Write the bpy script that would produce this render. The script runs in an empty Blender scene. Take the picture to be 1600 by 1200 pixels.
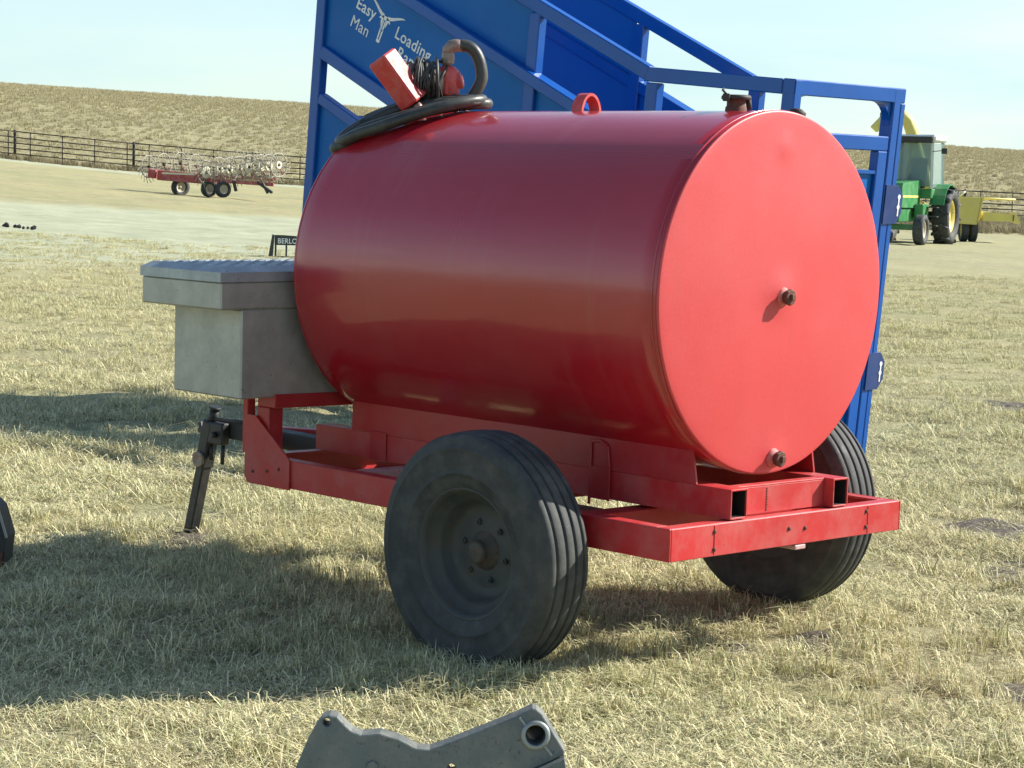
import bpy, bmesh, math, random
import numpy as np
from mathutils import Vector, Matrix, noise as mnoise

random.seed(7)
rng = np.random.default_rng(7)
S = bpy.context.scene
C = S.collection

# ------------------------------------------------------------------ camera
CAM = Vector((4.1925, -5.5929, 1.6064))
cd = bpy.data.cameras.new('camera')
cam = bpy.data.objects.new('camera', cd)
C.objects.link(cam)
cd.sensor_width = 36.0
cd.lens = 36.0 * 3226.36 / 1600.0
cd.clip_start = 0.1
cd.clip_end = 4000.0
yaw, pitch, roll = 0.7691, math.radians(5.7611), math.radians(1.6368)
fwd = Vector((-math.sin(yaw), math.cos(yaw), 0))
rgt = Vector((math.cos(yaw), math.sin(yaw), 0))
f2 = fwd * math.cos(pitch) - Vector((0, 0, 1)) * math.sin(pitch)
u2 = Vector((0, 0, 1)) * math.cos(pitch) + fwd * math.sin(pitch)
rr = rgt * math.cos(roll) + u2 * math.sin(roll)
uu = u2 * math.cos(roll) - rgt * math.sin(roll)
cam.matrix_world = Matrix(((rr.x, uu.x, -f2.x, CAM.x), (rr.y, uu.y, -f2.y, CAM.y), (rr.z, uu.z, -f2.z, CAM.z), (0, 0, 0, 1)))
S.camera = cam

# ------------------------------------------------------------------ light
SUN = Vector((0.72, 1.22, 1.0)).normalized()
EL = math.asin(SUN.z)
AZ = math.atan2(SUN.x, SUN.y)
sd = bpy.data.lights.new('sun', 'SUN')
sd.energy = 5.0
sd.angle = math.radians(0.53)
sd.color = (1.0, 0.95, 0.86)
so = bpy.data.objects.new('sun', sd)
so.rotation_euler = (-SUN).to_track_quat('-Z', 'Y').to_euler()
so.location = (20, 25, 30)
C.objects.link(so)

W = bpy.data.worlds.new('World')
S.world = W
W.use_nodes = True
wt = W.node_tree
for n in list(wt.nodes):
    wt.nodes.remove(n)
wo = wt.nodes.new('ShaderNodeOutputWorld')
bg = wt.nodes.new('ShaderNodeBackground')
sky = wt.nodes.new('ShaderNodeTexSky')
sky.sky_type = 'NISHITA'
sky.sun_disc = False
sky.sun_elevation = EL
sky.sun_rotation = AZ
sky.altitude = 400
sky.air_density = 1.0
sky.dust_density = 0.5
sky.ozone_density = 1.6
tc = wt.nodes.new('ShaderNodeTexCoord')
mp = wt.nodes.new('ShaderNodeMapping')
mp.inputs['Scale'].default_value = (1.0, 1.0, 5.5)
nz = wt.nodes.new('ShaderNodeTexNoise')
nz.inputs['Scale'].default_value = 3.4
nz.inputs['Detail'].default_value = 6
nz.inputs['Roughness'].default_value = 0.55
rp = wt.nodes.new('ShaderNodeValToRGB')
rp.color_ramp.elements[0].position = 0.30
rp.color_ramp.elements[0].color = (0.10, 0.10, 0.10, 1)
rp.color_ramp.elements[1].position = 0.72
rp.color_ramp.elements[1].color = (1.0, 1.0, 1.0, 1)
mx = wt.nodes.new('ShaderNodeMix')
mx.data_type = 'RGBA'
mx.inputs[7].default_value = (3.7, 5.1, 5.3, 1)       # thin high cloud
bg.inputs['Strength'].default_value = 0.10
L = wt.links.new
L(tc.outputs['Generated'], mp.inputs['Vector'])
L(mp.outputs['Vector'], nz.inputs['Vector'])
L(nz.outputs['Fac'], rp.inputs['Fac'])
sx = wt.nodes.new('ShaderNodeSeparateXYZ')            # the cloud veil thins with height, as a longer path near the horizon looks denser
L(tc.outputs['Generated'], sx.inputs['Vector'])
mr = wt.nodes.new('ShaderNodeMapRange')
mr.inputs['From Min'].default_value = 0.08
mr.inputs['From Max'].default_value = 0.45
mr.inputs['To Min'].default_value = 1.0
mr.inputs['To Max'].default_value = 0.06
L(sx.outputs['Z'], mr.inputs['Value'])
ml = wt.nodes.new('ShaderNodeMath')
ml.operation = 'MULTIPLY'
L(rp.outputs['Color'], ml.inputs[0])
L(mr.outputs[0], ml.inputs[1])
L(ml.outputs[0], mx.inputs[0])
L(sky.outputs['Color'], mx.inputs[6])
L(mx.outputs[2], bg.inputs['Color'])
L(bg.outputs['Background'], wo.inputs['Surface'])

S.view_settings.view_transform = 'Standard'
S.view_settings.look = 'None'
S.view_settings.gamma = 1.0
S.view_settings.use_curve_mapping = False
S.view_settings.exposure = 0.85
S.cycles.max_bounces = 6
S.cycles.use_denoising = True

# ------------------------------------------------------------------ helpers
def V(*a):
    return Vector(a)

class MB:
    """collects simple shapes into one mesh"""
    def __init__(self):
        self.bm = bmesh.new()

    def box(self, lo, hi, bev=0.0, rot=None, piv=None):
        lo, hi = Vector(lo), Vector(hi)
        vs = [self.bm.verts.new((x, y, z)) for x in (lo.x, hi.x) for y in (lo.y, hi.y) for z in (lo.z, hi.z)]
        fs = [(0, 1, 3, 2), (4, 6, 7, 5), (0, 4, 5, 1), (2, 3, 7, 6), (0, 2, 6, 4), (1, 5, 7, 3)]
        F = [self.bm.faces.new([vs[i] for i in f]) for f in fs]
        if bev > 0:
            es = list({e for f in F for e in f.edges})
            r = bmesh.ops.bevel(self.bm, geom=es, offset=bev, segments=1, affect='EDGES')
            vs = list({v for f in r['faces'] for v in f.verts} | {v for v in vs if v.is_valid})
        if rot is not None:
            piv = Vector(piv) if piv is not None else (lo + hi) / 2
            for v in vs:
                v.co = piv + rot @ (v.co - piv)
        return self

    def bar(self, p, q, w, h, up=(0, 0, 1), bev=0.0):
        """box beam from p to q; w across, h along 'up'"""
        p, q, up = Vector(p), Vector(q), Vector(up)
        d = q - p
        ln = d.length
        d.normalize()
        s = d.cross(up).normalized()
        u = s.cross(d).normalized()
        m = Matrix((d, s, u)).transposed()
        tmp = MB()
        tmp.box((0, -w / 2, -h / 2), (ln, w / 2, h / 2), bev)
        for v in tmp.bm.verts:
            v.co = p + m @ v.co
        self.join(tmp)
        return self

    def join(self, other):
        mp = {}
        for v in other.bm.verts:
            mp[v] = self.bm.verts.new(v.co)
        for f in other.bm.faces:
            try:
                nf = self.bm.faces.new([mp[v] for v in f.verts])
                nf.smooth = f.smooth
            except ValueError:
                pass
        other.bm.free()
        return self

    def tube(self, pts, r, n=10, cap=True, closed=False, smooth=True):
        pts = [Vector(p) for p in pts]
        rad = r if hasattr(r, '__len__') else [r] * len(pts)
        rings = []
        m = len(pts)
        pu = None
        for i, p in enumerate(pts):
            if closed:
                t = pts[(i + 1) % m] - pts[i - 1]
            else:
                t = pts[min(i + 1, m - 1)] - pts[max(i - 1, 0)]
            t.normalize()
            if pu is None:
                a = Vector((0, 0, 1)) if abs(t.z) < 0.9 else Vector((1, 0, 0))
                pu = (a - t * a.dot(t)).normalized()
            else:
                pu = (pu - t * pu.dot(t)).normalized()
            s = t.cross(pu)
            rings.append([self.bm.verts.new(p + (pu * math.cos(2 * math.pi * k / n) + s * math.sin(2 * math.pi * k / n)) * rad[i]) for k in range(n)])
        rg = range(m if closed else m - 1)
        for i in rg:
            a, b = rings[i], rings[(i + 1) % m]
            for k in range(n):
                f = self.bm.faces.new((a[k], a[(k + 1) % n], b[(k + 1) % n], b[k]))
                f.smooth = smooth
        if cap and not closed:
            self.bm.faces.new(rings[0][::-1])
            self.bm.faces.new(rings[-1])
        return self

    def lathe(self, prof, c, axis, n=64, closed=False, smooth=True):
        """prof: (along axis, radius) pairs, revolved about axis through c"""
        c = Vector(c)
        ax = Vector(axis).normalized()
        a = Vector((0, 0, 1)) if abs(ax.z) < 0.9 else Vector((1, 0, 0))
        u = (a - ax * a.dot(ax)).normalized()
        s = ax.cross(u)
        rings = []
        for h, r in prof:
            if r < 1e-6:
                rings.append([self.bm.verts.new(c + ax * h)])
            else:
                rings.append([self.bm.verts.new(c + ax * h + (u * math.cos(2 * math.pi * k / n) + s * math.sin(2 * math.pi * k / n)) * r) for k in range(n)])
        m = len(rings)
        for i in range(m if closed else m - 1):
            A, B = rings[i], rings[(i + 1) % m]
            for k in range(n):
                k2 = (k + 1) % n
                if len(A) == 1 and len(B) == 1:
                    continue
                if len(A) == 1:
                    f = self.bm.faces.new((A[0], B[k2], B[k]))
                elif len(B) == 1:
                    f = self.bm.faces.new((A[k], A[k2], B[0]))
                else:
                    f = self.bm.faces.new((A[k], A[k2], B[k2], B[k]))
                f.smooth = smooth
        return self

    def prism(self, poly, fn0, fn1, holes=None):
        """closed polygon extruded between two maps of (a, b) to 3-D"""
        A = [self.bm.verts.new(fn0(*p)) for p in poly]
        B = [self.bm.verts.new(fn1(*p)) for p in poly]
        n = len(poly)
        self.bm.faces.new(A)
        self.bm.faces.new(B[::-1])
        for i in range(n):
            j = (i + 1) % n
            self.bm.faces.new((A[i], B[i], B[j], A[j]))
        return self

    def apply(self, fn):
        for v in self.bm.verts:
            v.co = fn(v.co)
        return self

    def mesh(self, name, mat):
        bmesh.ops.recalc_face_normals(self.bm, faces=self.bm.faces[:])
        me = bpy.data.meshes.new(name)
        self.bm.to_mesh(me)
        self.bm.free()
        me.materials.append(mat)
        return me

def root_of(o):
    while o.parent:
        o = o.parent
    return o

def obj(name, mb, mat, parent=None, world=True):
    me = mb.mesh(name, mat) if isinstance(mb, MB) else mb
    o = bpy.data.objects.new(name, me)
    C.objects.link(o)
    if parent is not None:
        o.parent = parent
        if world:
            r = root_of(parent)
            me.transform(Matrix.Translation(-r.location))
    return o

def thing(name, label, cat, loc=(0, 0, 0), rot=(0, 0, 0), group=None):
    o = bpy.data.objects.new(name, None)
    o.empty_display_size = 0.2
    C.objects.link(o)
    o.location = loc
    o.rotation_euler = rot
    return tag(o, label, cat, group)

def tag(o, label, cat, group=None, kind=None):
    o['label'] = label
    o['category'] = cat
    if group:
        o['group'] = group
    if kind:
        o['kind'] = kind
    return o

def structure(name, me):
    o = bpy.data.objects.new(name, me)
    C.objects.link(o)
    o['kind'] = 'structure'
    return o

def copy_tree(o, parent=None):
    c = o.copy()
    C.objects.link(c)
    if parent is not None:
        c.parent = parent
    for ch in list(o.children):
        copy_tree(ch, c)
    return c

# ------------------------------------------------------------------ materials
def nodes(name):
    m = bpy.data.materials.new(name)
    m.use_nodes = True
    t = m.node_tree
    b = t.nodes['Principled BSDF']
    return m, t, b

def ramp(t, fac, stops):
    r = t.nodes.new('ShaderNodeValToRGB')
    e = r.color_ramp.elements
    while len(e) < len(stops):
        e.new(0.5)
    for i, (p, c) in enumerate(stops):
        e[i].position = p
        e[i].color = (c, c, c, 1) if not hasattr(c, '__len__') else (*c[:3], 1)
    t.links.new(fac, r.inputs['Fac'])
    return r.outputs['Color']

def tex(t, scale, detail=4, rough=0.55, vec=None, stretch=None, dist=0.0):
    n = t.nodes.new('ShaderNodeTexNoise')
    n.inputs['Scale'].default_value = scale
    n.inputs['Detail'].default_value = detail
    n.inputs['Roughness'].default_value = rough
    n.inputs['Distortion'].default_value = dist
    if vec is None:
        vec = t.nodes.new('ShaderNodeTexCoord').outputs['Object']
    if stretch:
        mp = t.nodes.new('ShaderNodeMapping')
        mp.inputs['Scale'].default_value = stretch
        t.links.new(vec, mp.inputs['Vector'])
        vec = mp.outputs['Vector']
    t.links.new(vec, n.inputs['Vector'])
    return n.outputs['Fac']

def mixc(t, fac, a, b, mode='MIX'):
    n = t.nodes.new('ShaderNodeMix')
    n.data_type = 'RGBA'
    n.blend_type = mode
    for k, v in ((0, fac), (6, a), (7, b)):
        if hasattr(v, 'is_linked') or isinstance(v, bpy.types.NodeSocket):
            t.links.new(v, n.inputs[k])
        elif k == 0:
            n.inputs[0].default_value = v
        else:
            n.inputs[k].default_value = (*v[:3], 1)
    return n.outputs[2]

def bump(t, b, h, strength, dist):
    n = t.nodes.new('ShaderNodeBump')
    n.inputs['Strength'].default_value = strength
    n.inputs['Distance'].default_value = dist
    t.links.new(h, n.inputs['Height'])
    t.links.new(n.outputs['Normal'], b.inputs['Normal'])

def paint(name, col, dusty=(0.42, 0.36, 0.27), dust=0.25, chip=None, chipamt=0.0, rough=0.32, metal=0.0, coat=0.0, scale=6.0, bmp=0.05, wave=0.0):
    m, t, b = nodes(name)
    a = tex(t, scale, 6, 0.65)
    d = ramp(t, a, [(0.42, 0.0), (0.78, dust)])
    var = tex(t, scale * 0.35, 3)
    dark = tuple(c * 0.82 for c in col)
    base = mixc(t, ramp(t, var, [(0.3, 0.0), (0.7, 1.0)]), dark, col)
    base = mixc(t, d, base, dusty)
    rv = ramp(t, a, [(0.35, rough * 0.85), (0.8, min(1.0, rough * 1.5))])
    if chip is not None and chipamt > 0:
        cn = tex(t, scale * 5.5, 5, 0.7)
        cm = ramp(t, cn, [(0.70 - chipamt, 0.0), (0.73 - chipamt, 1.0)])
        base = mixc(t, cm, base, chip)
        rv = mixc(t, cm, rv, (0.85, 0.85, 0.85))
    t.links.new(base, b.inputs['Base Color'])
    t.links.new(rv, b.inputs['Roughness'])
    b.inputs['Metallic'].default_value = metal
    b.inputs['Coat Weight'].default_value = coat
    b.inputs['Coat Roughness'].default_value = 0.12
    if bmp:
        h = tex(t, 70.0, 3)
        if wave:
            h2 = tex(t, 3.2, 2, 0.4)
            hh = t.nodes.new('ShaderNodeMath')
            hh.operation = 'MULTIPLY_ADD'
            hh.inputs[1].default_value = wave
            t.links.new(h2, hh.inputs[0])
            t.links.new(h, hh.inputs[2])
            h = hh.outputs[0]
        bump(t, b, h, bmp, 0.004)
    return m

RUST = (0.11, 0.045, 0.022)
M = {}
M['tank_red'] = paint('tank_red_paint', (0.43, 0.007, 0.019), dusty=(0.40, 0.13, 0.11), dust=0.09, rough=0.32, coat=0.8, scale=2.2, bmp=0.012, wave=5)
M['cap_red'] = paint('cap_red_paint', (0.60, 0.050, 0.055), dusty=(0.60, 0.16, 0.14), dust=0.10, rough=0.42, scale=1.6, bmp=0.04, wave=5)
def cap_stain(m):
    t = m.node_tree
    b = t.nodes['Principled BSDF']
    src = b.inputs['Base Color'].links[0].from_socket
    obc = t.nodes.new('ShaderNodeTexCoord').outputs['Object']
    st = tex(t, 9, 4, 0.6, vec=obc, stretch=(1, 1.0, 0.10))
    c = mixc(t, ramp(t, st, [(0.55, 0.0), (0.85, 0.28)]), src, (0.36, 0.05, 0.045))
    gr = tex(t, 130, 4, 0.8, vec=obc)
    c = mixc(t, ramp(t, gr, [(0.42, 0.0), (0.75, 0.14)]), c, (0.74, 0.22, 0.20))
    ch = tex(t, 26, 5, 0.75, vec=obc)
    c = mixc(t, ramp(t, ch, [(0.715, 0.0), (0.73, 1.0)]), c, (0.20, 0.06, 0.045))
    t.links.new(c, b.inputs['Base Color'])
cap_stain(M['cap_red'])
def ripple(m):
    t = m.node_tree
    b = t.nodes['Principled BSDF']
    bn = b.inputs['Normal'].links[0].from_node
    obc = t.nodes.new('ShaderNodeTexCoord').outputs['Object']
    w = tex(t, 2.6, 3, 0.5, vec=obc, stretch=(0.25, 2.2, 2.2))
    n = t.nodes.new('ShaderNodeBump')
    n.inputs['Strength'].default_value = 0.10
    n.inputs['Distance'].default_value = 0.02
    t.links.new(w, n.inputs['Height'])
    t.links.new(bn.outputs['Normal'], n.inputs['Normal'])
    t.links.new(n.outputs['Normal'], b.inputs['Normal'])
    t.links.new(n.outputs['Normal'], b.inputs['Coat Normal'])
    sc_ = tex(t, 6, 5, 0.7, vec=obc, stretch=(0.35, 3.0, 3.0))
    t.links.new(ramp(t, sc_, [(0.40, 0.05), (0.75, 0.32)]), b.inputs['Coat Roughness'])
    src = b.inputs['Base Color'].links[0].from_socket
    ch = tex(t, 17, 6, 0.75, vec=obc)
    c = mixc(t, ramp(t, ch, [(0.735, 0.0), (0.75, 0.8)]), src, (0.16, 0.04, 0.035))
    rn = tex(t, 7, 4, 0.6, vec=obc, stretch=(1.0, 0.15, 0.10))
    c = mixc(t, ramp(t, rn, [(0.56, 0.0), (0.80, 0.22)]), c, (0.42, 0.17, 0.14))
    t.links.new(c, b.inputs['Base Color'])
ripple(M['tank_red'])
M['frame_red'] = paint('frame_red_paint', (0.52, 0.026, 0.030), dusty=(0.40, 0.26, 0.22), dust=0.30, chip=RUST, chipamt=0.035, rough=0.42, scale=8, bmp=0.12)
M['saddle_red'] = paint('saddle_red_paint', (0.44, 0.018, 0.024), dusty=(0.34, 0.20, 0.17), dust=0.22, chip=RUST, chipamt=0.02, rough=0.36, scale=5, bmp=0.10)
M['pump_red'] = paint('pump_red_paint', (0.62, 0.050, 0.045), dusty=(0.50, 0.36, 0.30), dust=0.35, chip=RUST, chipamt=0.05, rough=0.45, scale=22, bmp=0.15)
M['rake_red'] = paint('rake_red_paint', (0.36, 0.050, 0.048), dusty=(0.5, 0.34, 0.30), dust=0.7, chip=RUST, chipamt=0.05, rough=0.6, scale=4)
M['pink_edge'] = paint('faded_red_steel', (0.55, 0.30, 0.29), dusty=(0.62, 0.56, 0.52), dust=0.5, chip=RUST, chipamt=0.05, rough=0.6, scale=10)
M['blue'] = paint('chute_blue_paint', (0.002, 0.085, 0.38), dusty=(0.05, 0.16, 0.32), dust=0.08, rough=0.33, coat=0.1, scale=3, bmp=0.03)
M['blue_panel'] = paint('chute_blue_panel', (0.001, 0.125, 0.44), dusty=(0.02, 0.16, 0.38), dust=0.16, chip=(0.10, 0.20, 0.34), chipamt=0.012, rough=0.45, scale=3.2, bmp=0.04, wave=8)
M['navy'] = paint('latch_navy', (0.003, 0.034, 0.17), dust=0.05, rough=0.45, scale=6)
M['white'] = paint('white_lettering', (0.84, 0.87, 0.87), dust=0.1, rough=0.5, scale=10, bmp=0)
M['rubber'] = paint('tyre_rubber', (0.034, 0.038, 0.038), dusty=(0.19, 0.19, 0.17), dust=0.42, rough=0.74, scale=13, bmp=0.25)
M['rim'] = paint('rusty_grey_rim', (0.055, 0.062, 0.060), dusty=(0.15, 0.135, 0.105), dust=0.45, chip=(0.10, 0.065, 0.04), chipamt=0.10, rough=0.62, metal=0.15, scale=9, bmp=0.2)
M['hub'] = paint('hub_steel', (0.075, 0.070, 0.060), dusty=(0.20, 0.15, 0.10), dust=0.6, chip=RUST, chipamt=0.12, rough=0.7, metal=0.2, scale=18, bmp=0.3)
M['hose'] = paint('black_hose', (0.030, 0.034, 0.030), dusty=(0.16, 0.16, 0.13), dust=0.35, rough=0.42, scale=14, bmp=0.1)
M['wire'] = paint('cable_black', (0.025, 0.027, 0.025), dust=0.2, rough=0.5, scale=30, bmp=0)
M['brass'] = paint('pipe_fitting', (0.30, 0.22, 0.18), dusty=(0.45, 0.40, 0.34), dust=0.5, chip=RUST, chipamt=0.10, rough=0.5, metal=0.5, scale=30, bmp=0.2)
M['rust'] = paint('rusty_iron', (0.10, 0.035, 0.022), dusty=(0.24, 0.12, 0.08), dust=0.5, rough=0.8, scale=30, bmp=0.4)
M['shade_clod'] = paint('rail_shade_clod_black', (0.010, 0.009, 0.008), dusty=(0.03, 0.024, 0.018), dust=0.3, rough=0.9, scale=20)  # near-black: painted shade inside the rail ends, and colour of the dirt clods
M['rustplate'] = paint('rusted_plate', (0.16, 0.075, 0.05), dusty=(0.30, 0.22, 0.16), dust=0.6, rough=0.85, scale=12, bmp=0.3)
M['bare'] = paint('bare_primer', (0.55, 0.42, 0.38), dusty=(0.7, 0.62, 0.56), dust=0.6, rough=0.6, scale=40, bmp=0.1)
M['collar'] = paint('chipped_red_collar', (0.55, 0.10, 0.09), dusty=(0.62, 0.46, 0.40), dust=0.5, chip=(0.16, 0.07, 0.05), chipamt=0.06, rough=0.6, scale=45, bmp=0.2)
M['jack'] = paint('jack_black', (0.020, 0.024, 0.026), dusty=(0.12, 0.10, 0.08), dust=0.35, chip=RUST, chipamt=0.05, rough=0.5, scale=14, bmp=0.15)
M['dark'] = paint('dark_steel', (0.026, 0.026, 0.025), dusty=(0.12, 0.10, 0.07), dust=0.35, rough=0.6, scale=8)
M['cast'] = paint('weathered_casting', (0.135, 0.155, 0.148), dusty=(0.28, 0.27, 0.22), dust=0.65, chip=(0.12, 0.11, 0.095), chipamt=0.10, rough=0.55, metal=0.1, scale=15, bmp=0.5)
M['castring'] = paint('machined_boss', (0.30, 0.33, 0.33), dusty=(0.36, 0.35, 0.30), dust=0.5, rough=0.45, metal=0.5, scale=20, bmp=0.2)
M['green'] = paint('tractor_green', (0.030, 0.22, 0.060), dusty=(0.28, 0.34, 0.22), dust=0.35, rough=0.42, scale=3)
M['yellow'] = paint('harvester_yellow', (0.74, 0.63, 0.15), dusty=(0.70, 0.62, 0.34), dust=0.4, rough=0.5, scale=3)
M['yrim'] = paint('tractor_rim', (0.60, 0.47, 0.09), dusty=(0.5, 0.45, 0.32), dust=0.5, rough=0.5, scale=5)
M['palerim'] = paint('dusty_rim', (0.50, 0.45, 0.33), dust=0.4, rough=0.6, scale=5)
M['cream'] = paint('rake_disc_cream', (0.74, 0.70, 0.52), dusty=(0.6, 0.5, 0.36), dust=0.4, rough=0.6, scale=6)
M['tine'] = paint('rake_tine', (0.36, 0.34, 0.27), dust=0.3, rough=0.6, metal=0.2, scale=6)
M['cabwhite'] = paint('cab_roof', (0.62, 0.68, 0.62), dust=0.3, rough=0.5, scale=4)
M['fence'] = paint('fence_pipe', (0.030, 0.024, 0.020), dusty=(0.12, 0.08, 0.05), dust=0.5, rough=0.7, scale=3)
M['rack'] = paint('attachment_black', (0.028, 0.034, 0.032), dusty=(0.10, 0.10, 0.09), dust=0.3, rough=0.5, scale=6)

M['blue_panel'].node_tree.nodes['Principled BSDF'].inputs['Specular IOR Level'].default_value = 0.25
M['blue'].node_tree.nodes['Principled BSDF'].inputs['Specular IOR Level'].default_value = 0.35

def galv(name, col):
    m, t, b = nodes(name)
    a = tex(t, 9, 6, 0.7)
    g = tex(t, 55, 4, 0.75)
    base = mixc(t, ramp(t, a, [(0.35, 0.0), (0.7, 1.0)]), tuple(c * 0.72 for c in col), col)
    sp = ramp(t, g, [(0.64, 0.0), (0.72, 0.75)])
    base = mixc(t, sp, base, (0.58, 0.57, 0.52))
    st = tex(t, 14, 4, 0.6, stretch=(1.0, 1.0, 0.12))
    base = mixc(t, ramp(t, st, [(0.60, 0.0), (0.80, 0.45)]), base, (0.20, 0.19, 0.155))
    sp2 = ramp(t, tex(t, 60, 3, 0.6), [(0.27, 0.7), (0.33, 0.0)])
    base = mixc(t, sp2, base, (0.10, 0.085, 0.065))
    t.links.new(base, b.inputs['Base Color'])
    b.inputs['Metallic'].default_value = 0.45
    b.inputs['Roughness'].default_value = 0.52
    bump(t, b, g, 0.10, 0.003)
    return m
M['alu'] = galv('toolbox_aluminium', (0.50, 0.50, 0.445))
M['tread'] = galv('tread_plate_aluminium', (0.46, 0.50, 0.51))

def glassmat():
    m, t, b = nodes('cab_glass')
    b.inputs['Base Color'].default_value = (0.30, 0.42, 0.40, 1)
    b.inputs['Roughness'].default_value = 0.05
    b.inputs['Transmission Weight'].default_value = 0.55
    b.inputs['IOR'].default_value = 1.3
    return m
M['glass'] = glassmat()

# ------------------------------------------------------------------ terrain
def softplus(x, k=4.0):
    return k * np.logaddexp(0.0, x / k)

def terrain_dl(d, l):
    d = np.asarray(d, float)
    l = np.asarray(l, float)
    s = np.clip(l / np.maximum(d, 12.0), -0.42, 0.42)
    z110 = 0.45 - 1.9 * s + 14.0 * np.minimum(s, 0) ** 2
    t = softplus(np.minimum(d, 112.0) - 20.0, 2.5) / 90.0
    z = -0.03 + t * z110
    ridge = 11.2 - 13.0 * s
    h = np.clip((d - 114.0) / (350.0 - 114.0), 0, 1)
    h = h * 0.75 + 0.25 * (1 - (1 - h) ** 2)
    z = np.where(d > 114, z + h * (ridge - z), z)
    z = np.where(d > 350, z - (d - 350) * 0.03, z)
    return z

def dl(x, y):
    dx, dy = x - CAM.x, y - CAM.y
    return dx * fwd.x + dy * fwd.y, dx * rgt.x + dy * rgt.y

def xy(d, l):
    return CAM.x + d * fwd.x + l * rgt.x, CAM.y + d * fwd.y + l * rgt.y

def roughness_np(x, y):
    r = 0.016 * np.sin(3.1 * x + 1.3 * y + 0.7) * np.sin(2.3 * y - 1.1 * x) + 0.010 * np.sin(7.3 * x - 2.0 * y) * np.sin(6.1 * y + 3.3 * x + 1.0)
    r = r + 0.008 * np.sin(13.7 * x + 5.0 * y) * np.sin(11.9 * y - 6.3 * x + 2.0) + 0.005 * np.sin(23.1 * x - 9.0 * y) * np.sin(19.7 * y + 11.3 * x)
    return r

def gz(x, y):
    d, l = dl(x, y)
    return float(terrain_dl(d, l))

def grid_mesh(name, dd, ss, mat, rough=True):
    """terrain sheet on rows of distance dd and bearings ss (l = s * max(d, 25))"""
    D, Sg = np.meshgrid(dd, ss, indexing='ij')
    Lg = Sg * np.maximum(D, 25.0)
    X, Y = xy(D, Lg)
    Z = terrain_dl(D, Lg)
    if rough:
        Z = Z + roughness_np(X, Y)
    n, m = D.shape
    co = np.stack([X, Y, Z], -1).reshape(-1, 3)
    i = np.arange(n - 1)[:, None] * m + np.arange(m - 1)[None, :]
    q = np.stack([i, i + 1, i + m + 1, i + m], -1).reshape(-1, 4)
    me = bpy.data.meshes.new(name)
    me.from_pydata(co.tolist(), [], q.tolist())
    me.polygons.foreach_set('use_smooth', [True] * len(me.polygons))
    me.materials.append(mat)
    return me

STRAW = (0.66, 0.59, 0.36)
def ground_colour(t, pos, lo=(0.46, 0.42, 0.24), hi=STRAW, gr=(0.42, 0.42, 0.215)):
    """shared by soil sheet and blades: straw with grey green patches"""
    big = tex(t, 0.55, 4, 0.6, vec=pos)
    mid = tex(t, 2.6, 5, 0.65, vec=pos)
    c = mixc(t, ramp(t, mid, [(0.36, 0.0), (0.64, 1.0)]), lo, hi)
    c = mixc(t, ramp(t, big, [(0.45, 0.0), (0.62, 0.80)]), c, gr)
    return c

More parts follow.
